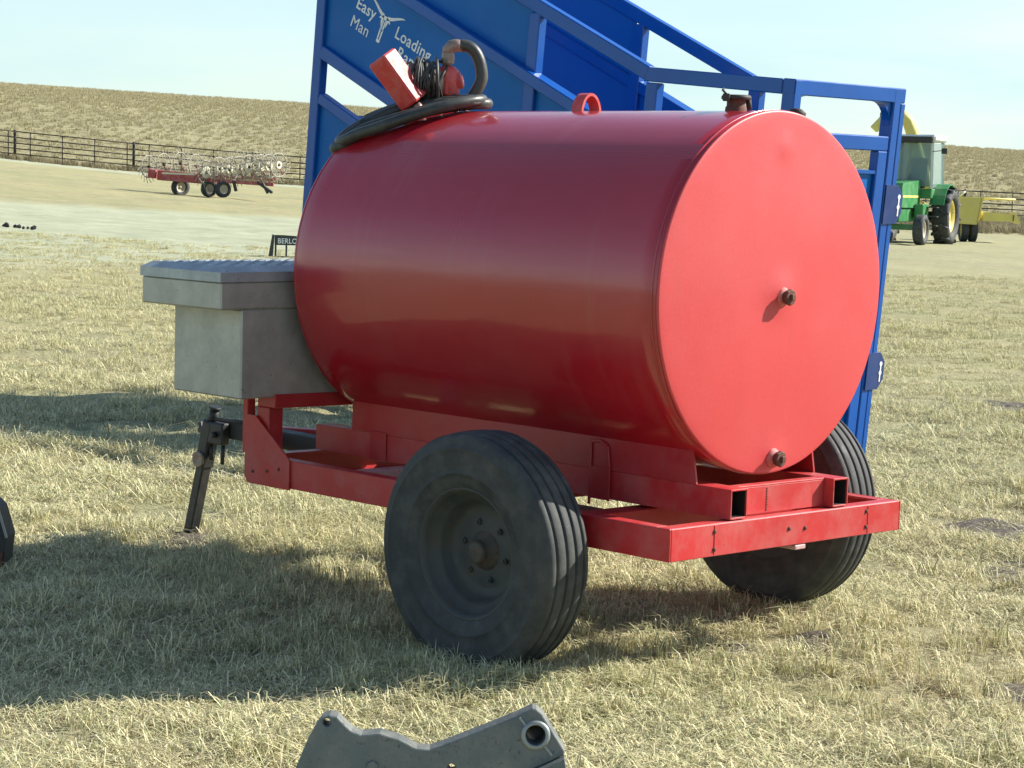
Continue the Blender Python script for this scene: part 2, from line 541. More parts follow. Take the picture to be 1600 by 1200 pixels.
def ground_mat():
    m, t, b = nodes('dry_lawn')
    geo = t.nodes.new('ShaderNodeNewGeometry')
    pos = geo.outputs['Position']
    c = ground_colour(t, pos, (0.29, 0.265, 0.15), (0.46, 0.41, 0.225), (0.28, 0.30, 0.15))
    fine = tex(t, 26, 6, 0.75, vec=pos)
    c = mixc(t, ramp(t, fine, [(0.36, 0.75), (0.52, 0.0)]), c, (0.085, 0.075, 0.045))
    fine2 = tex(t, 60, 4, 0.8, vec=pos)
    c = mixc(t, ramp(t, fine2, [(0.52, 0.0), (0.66, 0.8)]), c, (0.52, 0.47, 0.29))
    # far lawn: long streaks of pale and olive grass
    sep = t.nodes.new('ShaderNodeVectorMath')
    sep.operation = 'DOT_PRODUCT'
    sub = t.nodes.new('ShaderNodeVectorMath')
    sub.operation = 'SUBTRACT'
    sub.inputs[1].default_value = tuple(CAM)
    t.links.new(pos, sub.inputs[0])
    t.links.new(sub.outputs[0], sep.inputs[0])
    sep.inputs[1].default_value = (fwd.x, fwd.y, 0)
    dist = sep.outputs['Value']
    sep2 = t.nodes.new('ShaderNodeVectorMath')
    sep2.operation = 'DOT_PRODUCT'
    t.links.new(sub.outputs[0], sep2.inputs[0])
    sep2.inputs[1].default_value = (rgt.x, rgt.y, 0)
    lat = sep2.outputs['Value']
    # gravel lane: between two wandering edges, worn pale
    wob = tex(t, 0.11, 4, 0.6, vec=pos)
    def lane(d0, d1, soft, tilt):
        a = t.nodes.new('ShaderNodeMath')
        a.operation = 'MULTIPLY_ADD'
        a.inputs[1].default_value = 6.0
        t.links.new(wob, a.inputs[0])
        t.links.new(dist, a.inputs[2])
        a2 = t.nodes.new('ShaderNodeMath')
        a2.operation = 'MULTIPLY_ADD'
        a2.inputs[1].default_value = tilt
        t.links.new(lat, a2.inputs[0])
        t.links.new(a.outputs[0], a2.inputs[2])
        up = t.nodes.new('ShaderNodeMapRange')
        up.inputs['From Min'].default_value = d0
        up.inputs['From Max'].default_value = d0 + soft
        t.links.new(a2.outputs[0], up.inputs['Value'])
        dn = t.nodes.new('ShaderNodeMapRange')
        dn.inputs['From Min'].default_value = d1
        dn.inputs['From Max'].default_value = d1 + soft
        dn.inputs['To Min'].default_value = 1
        dn.inputs['To Max'].default_value = 0
        t.links.new(a2.outputs[0], dn.inputs['Value'])
        mu = t.nodes.new('ShaderNodeMath')
        mu.operation = 'MULTIPLY'
        t.links.new(up.outputs[0], mu.inputs[0])
        t.links.new(dn.outputs[0], mu.inputs[1])
        return mu.outputs[0]
    gr = tex(t, 0.9, 8, 0.8, vec=pos)
    grav = mixc(t, ramp(t, gr, [(0.35, 0.0), (0.65, 1.0)]), (0.32, 0.335, 0.22), (0.47, 0.485, 0.34))
    streak = tex(t, 0.22, 5, 0.65, vec=pos)
    c = mixc(t, ramp(t, streak, [(0.42, 0.0), (0.62, 0.5)]), c, (0.42, 0.385, 0.20))
    lf = t.nodes.new('ShaderNodeMapRange')
    lf.inputs['From Min'].default_value = -2.0
    lf.inputs['From Max'].default_value = 7.0
    lf.inputs['To Min'].default_value = 1.0
    lf.inputs['To Max'].default_value = 0.18
    t.links.new(lat, lf.inputs['Value'])
    lm = lane(35.0, 63.0, 4.0, -0.75)
    lmf = t.nodes.new('ShaderNodeMath')
    lmf.operation = 'MULTIPLY'
    t.links.new(lm, lmf.inputs[0])
    t.links.new(lf.outputs[0], lmf.inputs[1])
    c = mixc(t, lmf.outputs[0], c, grav)
    lm2 = lane(104.0, 112.5, 3.0, 0.0)
    c = mixc(t, lm2, c, grav)
    t.links.new(c, b.inputs['Base Color'])
    b.inputs['Roughness'].default_value = 0.95
    b.inputs['Specular IOR Level'].default_value = 0.15
    bump(t, b, fine, 0.9, 0.03)
    return m

def hill_mat():
    m, t, b = nodes('dry_pasture')
    pos = t.nodes.new('ShaderNodeNewGeometry').outputs['Position']
    a = tex(t, 0.05, 6, 0.7, vec=pos)
    g = tex(t, 0.55, 7, 0.8, vec=pos)
    f = tex(t, 1.6, 6, 0.85, vec=pos)
    c = mixc(t, ramp(t, a, [(0.38, 0.0), (0.64, 1.0)]), (0.36, 0.325, 0.175), (0.47, 0.425, 0.235))
    c = mixc(t, ramp(t, g, [(0.40, 0.7), (0.52, 0.0)]), c, (0.14, 0.125, 0.075))
    c = mixc(t, ramp(t, f, [(0.50, 0.0), (0.66, 0.9)]), c, (0.42, 0.37, 0.22))
    t.links.new(c, b.inputs['Base Color'])
    b.inputs['Roughness'].default_value = 0.95
    b.inputs['Specular IOR Level'].default_value = 0.1
    bump(t, b, g, 1.0, 0.6)
    return m

sb = np.concatenate([np.linspace(-3.0, -0.42, 14)[:-1], np.linspace(-0.42, 0.42, 150), np.linspace(0.42, 3.0, 14)[1:]])
dn = np.concatenate([np.linspace(-60, 2, 16)[:-1], np.linspace(2, 24, 150)[:-1], np.geomspace(24, 114, 60)])
structure('ground', grid_mesh('ground', dn, sb, ground_mat()))
structure('hill', grid_mesh('hill', np.concatenate([np.linspace(114, 352, 60), np.linspace(380, 900, 8)]), sb, hill_mat(), rough=False))

# ------------------------------------------------------------------ fuel trailer
FR = -0.0217                                        # the frame hangs a touch low on the far side
def tilt(v):
    return Vector((v.x, v.y, v.z + FR * v.y))

TZ, TR, TL = 1.237, 0.610, 1.787
tr = thing('fuel_tank_trailer', 'red fuel tank trailer with round tank, two ribbed tyres and front jack', 'trailer', (-0.55, 0, -0.03))

# tank shell
tk = MB()
prof = [(-TL + 0.001, TR - 0.012), (-TL + 0.006, TR - 0.003), (-TL + 0.016, TR)]
prof += [(-TL + 0.016 + (TL - 0.040) * i / 30, TR) for i in range(1, 31)]
prof += [(-0.0230, TR - 0.0035), (-0.014, TR - 0.0040)]
tk.lathe(prof, (0, 0, TZ), (1, 0, 0), 128)
def dents(v):
    a = math.atan2(v.y, v.z - TZ)
    n = mnoise.noise(Vector((v.x * 1.3, a * 2.0, 3.1))) * 0.0035 + mnoise.noise(Vector((v.x * 4, a * 4.0, 9.1))) * 0.0008
    r = Vector((0, v.y, v.z - TZ))
    if r.length > 0.3 and -TL + 0.05 < v.x < -0.05:
        return v + r.normalized() * n
    return v
tk.apply(dents)
tank = obj('tank', tk, M['tank_red'], tr)
def cap_mb(x, sgn):
    c = MB()
    pr = [(sgn * -0.013, TR - 0.004), (sgn * -0.006, TR + 0.0015), (sgn * -0.001, TR - 0.001), (0.0, TR - 0.006)]
    pr += [(0, (TR - 0.006) * (1 - i / 26)) for i in range(1, 27)]
    c.lathe(pr, (x, 0, TZ), (1, 0, 0), 128)
    def dish(v):
        r = math.hypot(v.y, v.z - TZ)
        if r > TR - 0.008:
            return v
        k = 1 - (r / TR) ** 2
        b = 0.020 * k + 0.010 * k * mnoise.noise(Vector((v.y * 1.8, v.z * 1.8, 5 + x)))
        b += 0.011 * math.exp(-(r / 0.07) ** 2)
        b += 0.006 * math.exp(-((v.y - 0.01) ** 2 + (v.z - 1.73) ** 2) / 0.0016)
        b += 0.008 * math.exp(-((v.y - 0.013) ** 2 + (v.z - 0.675) ** 2) / 0.0025)
        return Vector((v.x + sgn * b, v.y, v.z))
    c.apply(dish)
    return c
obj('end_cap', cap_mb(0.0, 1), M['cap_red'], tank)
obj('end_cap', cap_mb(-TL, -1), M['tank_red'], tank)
# welded lap seam along the shell and rim bead
def arc_strip(a0, a1, x0, x1, t0, n=4):
    s = MB()
    P = [[s.bm.verts.new((x, -math.sin(a) * (TR + t), TZ + math.cos(a) * (TR + t))) for t in (-0.002, t0)] for a in (a0, a1) for x in (x0, x1)]
    (a, A), (b, B), (c, Cc), (d, D) = P
    for f in ((A, B, D, Cc), (a, b, B, A), (c, Cc, D, d), (a, A, Cc, c), (b, d, D, B)):
        s.bm.faces.new(f)
    return s
sm = MB()
for i in range(6):
    sm.join(arc_strip(math.radians(37.2) + i * 0.02, math.radians(37.2) + (i + 1) * 0.02, -TL + 0.03, -0.03, 0.0022 - i * 0.0003))
obj('lap_seam', sm, M['tank_red'], tank)
wl = MB()
wl.tube([(-0.028, (TR + 0.001) * math.sin(a), TZ + (TR + 0.001) * math.cos(a)) for a in np.linspace(0, 2 * math.pi, 97)[:-1]], 0.004, 6, closed=True)
obj('weld_bead', wl, M['tank_red'], tank)

def fitting(y, z, s):
    dx = 0.020 * (1 - ((z - TZ) / TR) ** 2) + 0.004
    base = MB()
    base.lathe([(-0.004, 0.0), (-0.004, 0.038 * s), (0.006, 0.035 * s), (0.014, 0.028 * s), (0.016, 0.024 * s), (0.016, 0.0)], (dx, y, z), (1, 0, 0), 20)
    f = obj('drain_fitting', base, M['collar'], tank)
    p = MB()
    p.lathe([(0.022, 0.0), (0.022, 0.024 * s), (0.034, 0.023 * s), (0.036, 0.029 * s), (0.046, 0.030 * s), (0.049, 0.026 * s), (0.049, 0.0)], (0.004, y, z), (1, 0, 0), 8, smooth=False)
    p.box((0.050, y - 0.010 * s, z - 0.010 * s), (0.064, y + 0.011 * s, z + 0.011 * s), 0.002)
    p.apply(lambda v: Vector((v.x - 0.010 + dx - 0.004, v.y, v.z)))
    o = obj('pipe_plug', p, M['rust'], tank)
fitting(0.004, 1.228, 0.95)
fitting(0.010, 0.680, 0.95)

# filler neck with hinged cap
fc = MB()
fc.lathe([(0, 0.038), (0.018, 0.036), (0.022, 0.032), (0.044, 0.032)], (-0.200, 0.0, TZ + TR - 0.006), (0, 0, 1), 20)
fn = obj('filler_neck', fc, M['rust'], tank)
fl = MB()
fl.lathe([(0.043, 0.0), (0.043, 0.048), (0.046, 0.051), (0.054, 0.051), (0.059, 0.046), (0.060, 0.0)], (-0.200, 0.0, TZ + TR - 0.006), (0, 0, 1), 20)
fl.box((-0.214, -0.060, TZ + TR + 0.030), (-0.186, -0.049, TZ + TR + 0.056), 0.003)
fl.tube([(-0.2, -0.055, TZ + TR + 0.054), (-0.210, -0.064, TZ + TR + 0.068), (-0.214, -0.052, TZ + TR + 0.072)], 0.004, 6)
fl.tube([(-0.19, 0.052, TZ + TR + 0.048), (-0.185, 0.054, TZ + TR + 0.006)], 0.010, 8)
obj('filler_cap', fl, M['dark'], tank)
vt = MB()
vt.lathe([(0, 0.018), (0.03, 0.018), (0.03, 0.03), (0.05, 0.03), (0.058, 0.018), (0.058, 0)], (-0.10, 0.20, TZ + TR * 0.93), (0, 0.3, 0.95), 12)
obj('vent_plug', vt, M['dark'], tank)
# lifting lug: bent flat bar
def flat_arch(cx, cy, w, r, h, n=14):
    s = MB()
    prev = None
    for i in range(n + 1):
        a = math.pi * i / n
        row = []
        for rad in (r, r - 0.010):
            yy = cy - math.cos(a) * rad
            zz = TZ + TR - 0.014 + (h if False else 0) + math.sin(a) * (rad + h)
            row += [s.bm.verts.new((cx - w / 2, yy, zz)), s.bm.verts.new((cx + w / 2, yy, zz))]
        if prev:
            a0, a1, b0, b1 = prev
            c0, c1, d0, d1 = row
            for f in ((a0, a1, c1, c0), (b0, d0, d1, b1), (a0, c0, d0, b0), (a1, b1, d1, c1)):
                s.bm.faces.new(f).smooth = False
        prev = row
    return s
obj('lifting_lug', flat_arch(-0.885, 0.0, 0.050, 0.054, 0.024), M['pump_red'], tank)

# saddle: skirt sheet + hollow rails + stiffeners
for sg in (-1, 1):
    nm = 'saddle_skirt'
    k = MB()
    k.prism([(-1.755, 0.606), (-0.045, 0.606), (-0.068, 0.745), (-1.752, 0.745)], lambda a, c: Vector((a, sg * 0.330, c)), lambda a, c: Vector((a, sg * 0.322, c)))
    sk = obj(nm, k.apply(tilt), M['saddle_red'], tr)
    # hollow rail (C tube open at the rear)
    r = MB()
    y0, y1 = sorted((sg * 0.328, sg * 0.240))
    z0, z1, x0, x1, th = 0.5062, 0.6050, -1.97, 0.100, 0.006
    r.box((x0, y0, z0), (x1, y0 + th, z1), 0.001)
    r.box((x0, y1 - th, z0), (x1, y1, z1), 0.001)
    r.box((x0, y0 + th + 0.0002, z1 - th), (x1, y1 - th - 0.0002, z1), 0.001)
    r.box((x0, y0 + th + 0.0002, z0), (x1, y1 - th - 0.0002, z0 + th), 0.001)
    rl = obj('saddle_rail', r.apply(tilt), M['frame_red'], tr)
    r = MB()  # added plug and sleeve, near-black to paint the shade inside the open rail
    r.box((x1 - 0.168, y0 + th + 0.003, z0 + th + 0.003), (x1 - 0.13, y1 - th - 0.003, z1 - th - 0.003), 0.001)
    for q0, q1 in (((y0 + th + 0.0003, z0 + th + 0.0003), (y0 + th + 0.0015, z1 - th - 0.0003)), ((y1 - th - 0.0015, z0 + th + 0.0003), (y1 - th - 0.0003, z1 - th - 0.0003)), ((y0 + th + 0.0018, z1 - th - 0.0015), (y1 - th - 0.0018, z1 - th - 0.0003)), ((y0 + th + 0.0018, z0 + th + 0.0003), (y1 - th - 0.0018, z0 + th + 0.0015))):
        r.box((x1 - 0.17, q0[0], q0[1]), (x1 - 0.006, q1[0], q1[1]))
    obj('rail_shade_liner', r.apply(tilt), M['shade_clod'], rl)
    for xs in (-1.60, -0.47):
        g = MB()
        g.box((xs - 0.045, min(sg * 0.329, sg * 0.336), 0.502), (xs + 0.045, max(sg * 0.329, sg * 0.336), 0.615), 0.003)
        obj('splice_plate', g.apply(tilt), M['saddle_red'], tr)
    # folded strap bracket over the joint
    st = MB()
    pts = [(-0.512, 0.480), (-0.512, 0.700), (-0.470, 0.705), (-0.436, 0.690), (-0.425, 0.615), (-0.425, 0.500)]
    for (a, b), (c, d) in zip(pts[:-1], pts[1:]):
        st.bar((a, sg * 0.3345, b), (c, sg * 0.3345, d), 0.012, 0.006, up=(0, 1, 0), bev=0.002)
    obj('strap_bracket', st.apply(tilt), M['saddle_red'], tr)
cb = MB()
cb.box((0.052, -0.2395, 0.5075), (0.060, 0.2395, 0.5985), 0.001)
cb.box((0.020, -0.2395, 0.5990), (0.0605, 0.2395, 0.6048), 0.001)
obj('cross_plate', cb.apply(tilt), M['frame_red'], tr)
sp = MB()
for i in range(9):
    sp.box((0.0602, -0.085 - 0.002, 0.515 + i * 0.009), (0.0625, -0.083 + random.uniform(0, 0.004), 0.520 + i * 0.009))
obj('weld_seam', sp.apply(tilt), M['rust'], tr)

# outer frame: channel rails, rear bar, bolts
fz0, fz1, fw = 0.3971, 0.5020, 0.6444
def channel(p, q, inner, name, mat=M['frame_red'], cut=0.0):
    """C channel with web on the outside and flanges to 'inner'"""
    p, q, inner = Vector(p), Vector(q), Vector(inner).normalized()
    s = MB()
    h = fz1 - fz0
    zc = (fz0 + fz1) / 2
    s.bar(p + inner * 0.004 + V(0, 0, zc), q + inner * 0.004 + V(0, 0, zc), 0.008, h, bev=0.002)
    for z in (fz1 - 0.004, fz0 + 0.004):
        e = q - (q - p).normalized() * cut
        s.bar(p + inner * 0.0345 + V(0, 0, z), e + inner * 0.0345 + V(0, 0, z), 0.052, 0.008, bev=0.0015)
    return obj(name, s.apply(tilt), mat, tr)
XF, XR = -2.003, 0.110
for sg in (-1, 1):
    channel((XF + 0.004, sg * fw, 0), (XR, sg * fw, 0), (0, -sg, 0), 'side_rail', cut=0.0605)
channel((XR, -fw + 0.0085, 0), (XR, fw - 0.0085, 0), (-1, 0, 0), 'rear_bar')
channel((XF, -fw + 0.009, 0), (XF, fw - 0.009, 0), (1, 0, 0), 'front_bar', M['saddle_red'])
for (y, z) in ((-0.42, 0.478), (-0.42, 0.420), (-0.02, 0.455), (0.07, 0.450), (0.43, 0.480), (0.43, 0.425)):
    b = MB()
    b.lathe([(0, 0.0075), (0.004, 0.007), (0.006, 0.004), (0.006, 0)], (XR, y, z), (1, 0, 0), 8)
    obj('bolt', b.apply(tilt), M['rust'], tr)
for y in (-0.42, 0.44):
    ws = MB()
    ws.box((XR + 0.0002, y - 0.0012, 0.403), (XR + 0.002, y + 0.0012, 0.497))
    obj('weld_line', ws.apply(tilt), M['saddle_red'], tr)
rf = MB()
rf.box((0.02, 0.02, 0.378), (0.11, 0.08, 0.394), 0.003)
obj('hitch_tab', rf.apply(tilt), M['pink_edge'], tr)

# front gusset plates and uprights carrying the toolbox bar
for sg in (-1, 1):
    g = MB()
    poly = [(-2.006, 0.415), (-1.985, 0.392), (-1.740, 0.392), (-1.740, 0.506), (-1.945, 0.655), (-2.006, 0.655)]
    g.prism(poly, lambda a, c: Vector((a, sg * (fw + 0.009), c)), lambda a, c: Vector((a, sg * (fw + 0.0015), c)))
    gp = obj('gusset_plate', g.apply(tilt), M['frame_red'], tr)
    for (a, c) in ((-1.955, 0.44), (-1.87, 0.45), (-1.80, 0.465)):
        b = MB()
        b.lathe([(0, 0.007), (0.003, 0.006), (0.004, 0)], (a, sg * (fw + 0.009), c), (0, sg, 0), 8)
        obj('bolt', b.apply(tilt), M['rust'], gp)
    p = MB()
    p.box((-1.952, min(sg * 0.570, sg * 0.640), 0.503), (-1.880, max(sg * 0.570, sg * 0.640), 0.690), 0.003)
    obj('upright_post', p.apply(tilt), M['saddle_red'], tr)
    q = MB()
    q.box((-2.040, min(sg * 0.600, sg * 0.640), 0.503), (-2.010, max(sg * 0.600, sg * 0.640), 0.742), 0.003)
    obj('angle_upright', q.apply(tilt), M['frame_red'], tr)
fb = MB()
fb.box((-1.950, -0.640, 0.6905), (-1.846, 0.640, 0.7440), 0.003)
obj('toolbox_bar', fb.apply(tilt), M['saddle_red'], tr)
pk = MB()
pk.box((-2.016, -0.640, 0.395), (-2.0075, -0.555, 0.600), 0.002)
obj('front_plate', pk.apply(tilt), M['pink_edge'], tr)
# cross members and axle
for x, mt in ((-1.45, 'pink_edge'), (-0.95, 'saddle_red'), (-0.30, 'saddle_red')):
    c = MB()
    c.box((x - 0.04, -fw + 0.0625, 0.425), (x + 0.04, fw - 0.0625, 0.4950), 0.003)
    obj('cross_member', c.apply(tilt), M[mt], tr)
dp = MB()
dp.box((-0.80, -0.585, 0.470), (-0.36, -0.36, 0.478), 0.002)
obj('deck_plate', dp.apply(tilt), M['rustplate'], tr)
AX, WR = -0.5526, 0.4027
axm = MB()
axm.tube([(AX, -0.72, 0.372), (AX, 0.72, 0.385)], 0.045, 14)
obj('axle', axm, M['jack'], tr)

# wheels
def tyre_profile(R, w, rim):
    h = w / 2
    p = []
    # outside rim bead to tread to inside bead (along axis, radius)
    side = [(h * 0.74, rim), (h * 0.82, rim + 0.010), (h * 0.90, rim + 0.030), (h * 0.945, rim + 0.052), (h * 0.965, rim + 0.054), (h * 0.968, rim + 0.058), (h * 0.955, rim + 0.060), (h * 0.985, rim + (R - rim) * 0.44), (h * 1.00, rim + (R - rim) * 0.58), (h * 0.99, rim + (R - rim) * 0.70), (h * 1.005, rim + (R - rim) * 0.715), (h * 1.000, rim + (R - rim) * 0.735), (h * 0.975, rim + (R - rim) * 0.75), (h * 0.93, R - 0.034), (h * 0.88, R - 0.022)]
    tread = []
    gx = [0.80, 0.44, 0.15]
    tread += [(h * 0.84, R - 0.013)]
    gw, gd = 0.0048, 0.019
    ribs = [h * 0.60, h * 0.20, -h * 0.20, -h * 0.60]
    def crown(x):
        return R - 0.014 * (abs(x) / h) ** 2.2
    for g in ribs:
        tread += [(g + gw + 0.004, crown(g) - 0.0005), (g + gw, crown(g) - 0.003), (g + gw * 0.7, R - gd - 0.004), (g - gw * 0.7, R - gd - 0.004), (g - gw, crown(g) - 0.003), (g - gw - 0.004, crown(g) - 0.0005)]
    tread += [(-h * 0.84, R - 0.013)]
    return side + tread + [(-a, r) for a, r in side[::-1]]

def wheel(cx, cy, cz, out, camber=0.0):
    ww = 0.210
    ax = Vector((0, out, camber)).normalized()
    c = Vector((cx, cy, cz))
    w = MB()
    w.lathe(tyre_profile(WR, ww, 0.212), c, ax, 96, closed=True)
    def flat(v):
        return Vector((v.x, v.y, max(v.z, -0.034 + 0.0005 * math.sin(v.x * 40))))
    w.apply(flat)
    wo_ = obj('wheel', w, M['rubber'], tr)
    h = ww / 2
    r = MB()
    r.lathe([(h * 0.60, 0.213), (h * 0.80, 0.222), (h * 0.80, 0.214), (h * 0.62, 0.203), (h * 0.42, 0.192), (h * 0.34, 0.178), (h * 0.22, 0.168), (-h * 0.05, 0.160), (-h * 0.16, 0.146), (-h * 0.18, 0.122), (-h * 0.12, 0.096), (-h * 0.10, 0.060), (-h * 0.10, 0.0)], c, ax, 64)
    rim = obj('rim', r, M['rim'], wo_)
    r2 = MB()
    r2.lathe([(-h * 0.60, 0.213), (-h * 0.80, 0.222), (-h * 0.80, 0.214), (-h * 0.66, 0.193), (-h * 0.70, 0.12), (-h * 0.70, 0.0)], c, ax, 48)
    obj('rim_back', r2, M['rim'], wo_)
    hb = MB()
    hb.lathe([(-h * 0.10, 0.066), (h * 0.02, 0.056), (h * 0.12, 0.042), (h * 0.24, 0.039), (h * 0.34, 0.036), (h * 0.38, 0.028), (h * 0.38, 0.0)], c, ax, 24)
    obj('hub', hb, M['hub'], wo_)
    a = Vector((0, 0, 1))
    u = (a - ax * a.dot(ax)).normalized()
    s = ax.cross(u)
    for k in range(6):
        th = 2 * math.pi * k / 6 + 0.3
        n = MB()
        pc = c + (u * math.cos(th) + s * math.sin(th)) * 0.098
        n.lathe([(-h * 0.14, 0.011), (-h * 0.03, 0.010), (-h * 0.02, 0.006), (h * 0.04, 0.005), (h * 0.04, 0)], pc, ax, 6, smooth=False)
        obj('lug_nut', n, M['rim'], wo_)
    return wo_
TRK = 0.8951 - 0.105 + 0.016
wheel(AX, -TRK, 0.3682, -1, -0.01)
wheel(AX, TRK, 0.3893, 1, -0.01)

# tongue and jack
tg = MB()
tg.bar((-2.011, 0, 0.455), (-2.97, 0, 0.470), 0.075, 0.075, bev=0.004)
tng = obj('tongue', tg, M['dark'], tr)
for sg in (-1, 1):
    b = MB()
    b.bar((-2.011, sg * 0.50, 0.450), (-2.72, sg * 0.052, 0.462), 0.055, 0.075, bev=0.004)
    obj('tongue_brace', b, M['saddle_red'], tr)
jk = MB()
J0, J1 = Vector((-3.140, -0.055, -0.05)), Vector((-2.985, -0.055, 0.500))
jd = (J1 - J0).normalized()
jk.bar(J0 + jd * 0.02, J0 + jd * 0.40, 0.052, 0.052, up=(1, 0, 0), bev=0.006)
jk.bar(J0 + jd * 0.36, J1, 0.063, 0.063, up=(1, 0, 0), bev=0.006)
jack = obj('jack', jk, M['jack'], tr)
jt = MB()
jt.tube([J1 + jd * -0.01, J1 + jd * 0.055], 0.022, 12)
jt.tube([J1 + jd * 0.055, J1 + jd * 0.070], 0.026, 12)
jt.tube([J1 + V(0.04, 0, -0.035), J1 + V(-0.075, -0.01, -0.045)], 0.015, 8)
jt.bar(J1 + V(-0.055, 0, -0.09), J1 + V(-0.085, 0, -0.01), 0.02, 0.02, bev=0.003)
obj('jack_crank', jt, M['jack'], jack)
jp = MB()
jp.lathe([(0, 0.050), (0.012, 0.050), (0.016, 0.044), (0.016, 0)], J0 + V(0, 0, 0.004), (0, 0, 1), 16)
obj('jack_foot', jp, M['jack'], jack)
jr = MB()
jc = J0 + jd * 0.395 + V(0.0, -0.036, 0)
jr.lathe([(-0.002, 0.034), (0.008, 0.034), (0.010, 0.026), (0.004, 0.018), (0.004, 0.0)], jc, (0.1, -1, 0), 20)
obj('jack_collar', jr, M['brass'], jack)
jb = MB()
jb.box((-3.000, -0.085, 0.405), (-2.88, -0.040, 0.500), 0.006)
jb.tube([(-2.92, -0.088, 0.45), (-2.92, -0.115, 0.45)], 0.014, 8)
jb.tube([(-2.985, -0.06, 0.405), (-2.980, -0.06, 0.33)], 0.011, 8)
jb.tube([(-2.90, -0.06, 0.405), (-2.905, -0.06, 0.32)], 0.009, 8)
jb.tube([(-3.0, -0.062, 0.512), (-2.70, -0.055, 0.520)], 0.008, 8)
obj('jack_bracket', jb, M['jack'], jack)

# pump on the tank top
PX, PY = -1.615, 0.0
pa = Vector((-0.62, -0.78, 0.0)).normalized()          # motor axis
ps = Vector((-pa.y, pa.x, 0))
PB = Vector((PX, PY, TZ + TR))
pm = MB()
pm.lathe([(0, 0.062), (0.018, 0.062), (0.020, 0.046), (0.055, 0.040), (0.060, 0.0)], PB + V(0, 0, -0.006), (0, 0, 1), 20)
pump = obj('pump', pm, M['brass'], tr)
ph = MB()
ph.lathe([(0.045, 0.0), (0.045, 0.030), (0.070, 0.046), (0.130, 0.049), (0.158, 0.042), (0.172, 0.026), (0.172, 0.0)], PB, (0, 0, 1), 16)
for k in range(5):
    th = k * 1.25 + 0.4
    ph.box(PB + V(0.036 * math.cos(th) - 0.011, 0.036 * math.sin(th) - 0.011, 0.06), PB + V(0.036 * math.cos(th) + 0.011, 0.036 * math.sin(th) + 0.011, 0.15), 0.004)
ph.lathe([(0.02, 0.0), (0.02, 0.030), (0.058, 0.032), (0.062, 0.022), (0.062, 0.0)], PB + V(0, 0, 0.105), (0.75, 0.55, 0.25), 8, smooth=False)
obj('pump_head', ph, M['pump_red'], pump)
mt = MB()
m0 = PB + V(0, 0, 0.110)
mt.lathe([(0.02, 0.0), (0.02, 0.054), (0.05, 0.057), (0.150, 0.057), (0.155, 0.050), (0.155, 0.0)], m0, pa, 24)
obj('motor', mt, M['brass'], pump)
wr = MB()
for k in range(20):
    c0 = m0 + pa * (0.040 + 0.0048 * k + random.uniform(-0.006, 0.006))
    tl = random.uniform(-0.75, 0.75)
    r0 = random.uniform(0.061, 0.094)
    pts = []
    for a in np.linspace(0, 2 * math.pi, 21)[:-1]:
        pts.append(c0 + ps * math.cos(a) * r0 + V(0, 0, 1) * math.sin(a) * r0 + pa * (tl * math.sin(a + k) * r0 * 0.9))
    wr.tube(pts, random.choice((0.0045, 0.0055, 0.0070)), 6, closed=True)
obj('wrapped_cable', wr, M['wire'], pump)
w2 = MB()
for k in range(8):
    p0_ = m0 + pa * random.uniform(0.04, 0.14) + V(0, 0, random.uniform(-0.02, -0.06))
    pts = [p0_]
    d_ = Vector((random.uniform(-1, 1), random.uniform(-1, 1), -0.3)) * 0.028
    for q in range(6):
        nx = pts[-1] + d_
        nx.x = max(nx.x, -1.775)
        zs = TZ + math.sqrt(max(TR ** 2 - nx.y ** 2, 0.04)) + 0.008
        nx.z = max(nx.z - 0.012, zs)
        pts.append(nx)
        d_ = (d_ + Vector((random.uniform(-1, 1), random.uniform(-1, 1), 0)) * 0.022)
    w2.tube(pts, 0.0045, 6)
obj('loose_cable', w2, M['wire'], pump)
# slanted switch cover box at the motor end
sbx = MB()
lo_ax = (-rgt * 0.60 + V(0, 0, 0.78) - fwd * 0.08).normalized()
lo_n = (rgt * 0.78 + V(0, 0, 0.60)).normalized()
bc = m0 + pa * 0.190 + V(0, 0, 0.006) - fwd * 0.070
sbx.bar(bc - lo_ax * 0.112, bc + lo_ax * 0.102, 0.088, 0.098, up=tuple(-fwd * 0.84 - lo_n * 0.54), bev=0.007)
obj('switch_cover', sbx, M['pump_red'], pump)
sk2 = MB()
e0 = bc - lo_ax * 0.120
for k in (-1, 0, 1):
    sk2.tube([e0 + ps * 0.03 * k, e0 + ps * 0.03 * k - lo_ax * 0.030], 0.015, 8)
obj('conduit_nut', sk2, M['brass'], pump)
# riser with elbow and suction/delivery hose
el = MB()
e1 = PB + V(0, 0, 0.168)
el.tube([e1, e1 + V(0, 0, 0.050)], 0.016, 10)
el.lathe([(0, 0.0), (0, 0.024), (0.02, 0.026), (0.04, 0.024), (0.04, 0)], e1 + V(0, 0, 0.015), (0, 0, 1), 8, smooth=False)
E1 = e1 + V(0, 0, 0.045)
el.tube([E1, E1 + V(0.0, 0.0, 0.022), E1 + V(0.010, 0.010, 0.036), E1 + V(0.022, 0.021, 0.040), E1 + V(0.042, 0.039, 0.037)], [0.022, 0.024, 0.026, 0.025, 0.022], 12)
obj('riser_elbow', el, M['brass'], pump)
hs = MB()
H0 = E1 + V(0.034, 0.032, 0.038)
hp = []
for i in range(25):
    t_ = i / 24
    x_ = 0.088 * math.sin(t_ * math.pi * 0.62) ** 0.9
    z_ = -0.235 * t_ ** 1.7 + 0.02 * math.sin(t_ * math.pi)
    if t_ > 0.72:
        x_ -= 0.30 * (t_ - 0.72) ** 1.3
    hp.append(H0 + rgt * x_ + V(0, 0, z_))
hs.tube(hp, 0.0235, 12)
dh = obj('delivery_hose', hs, M['hose'], pump)

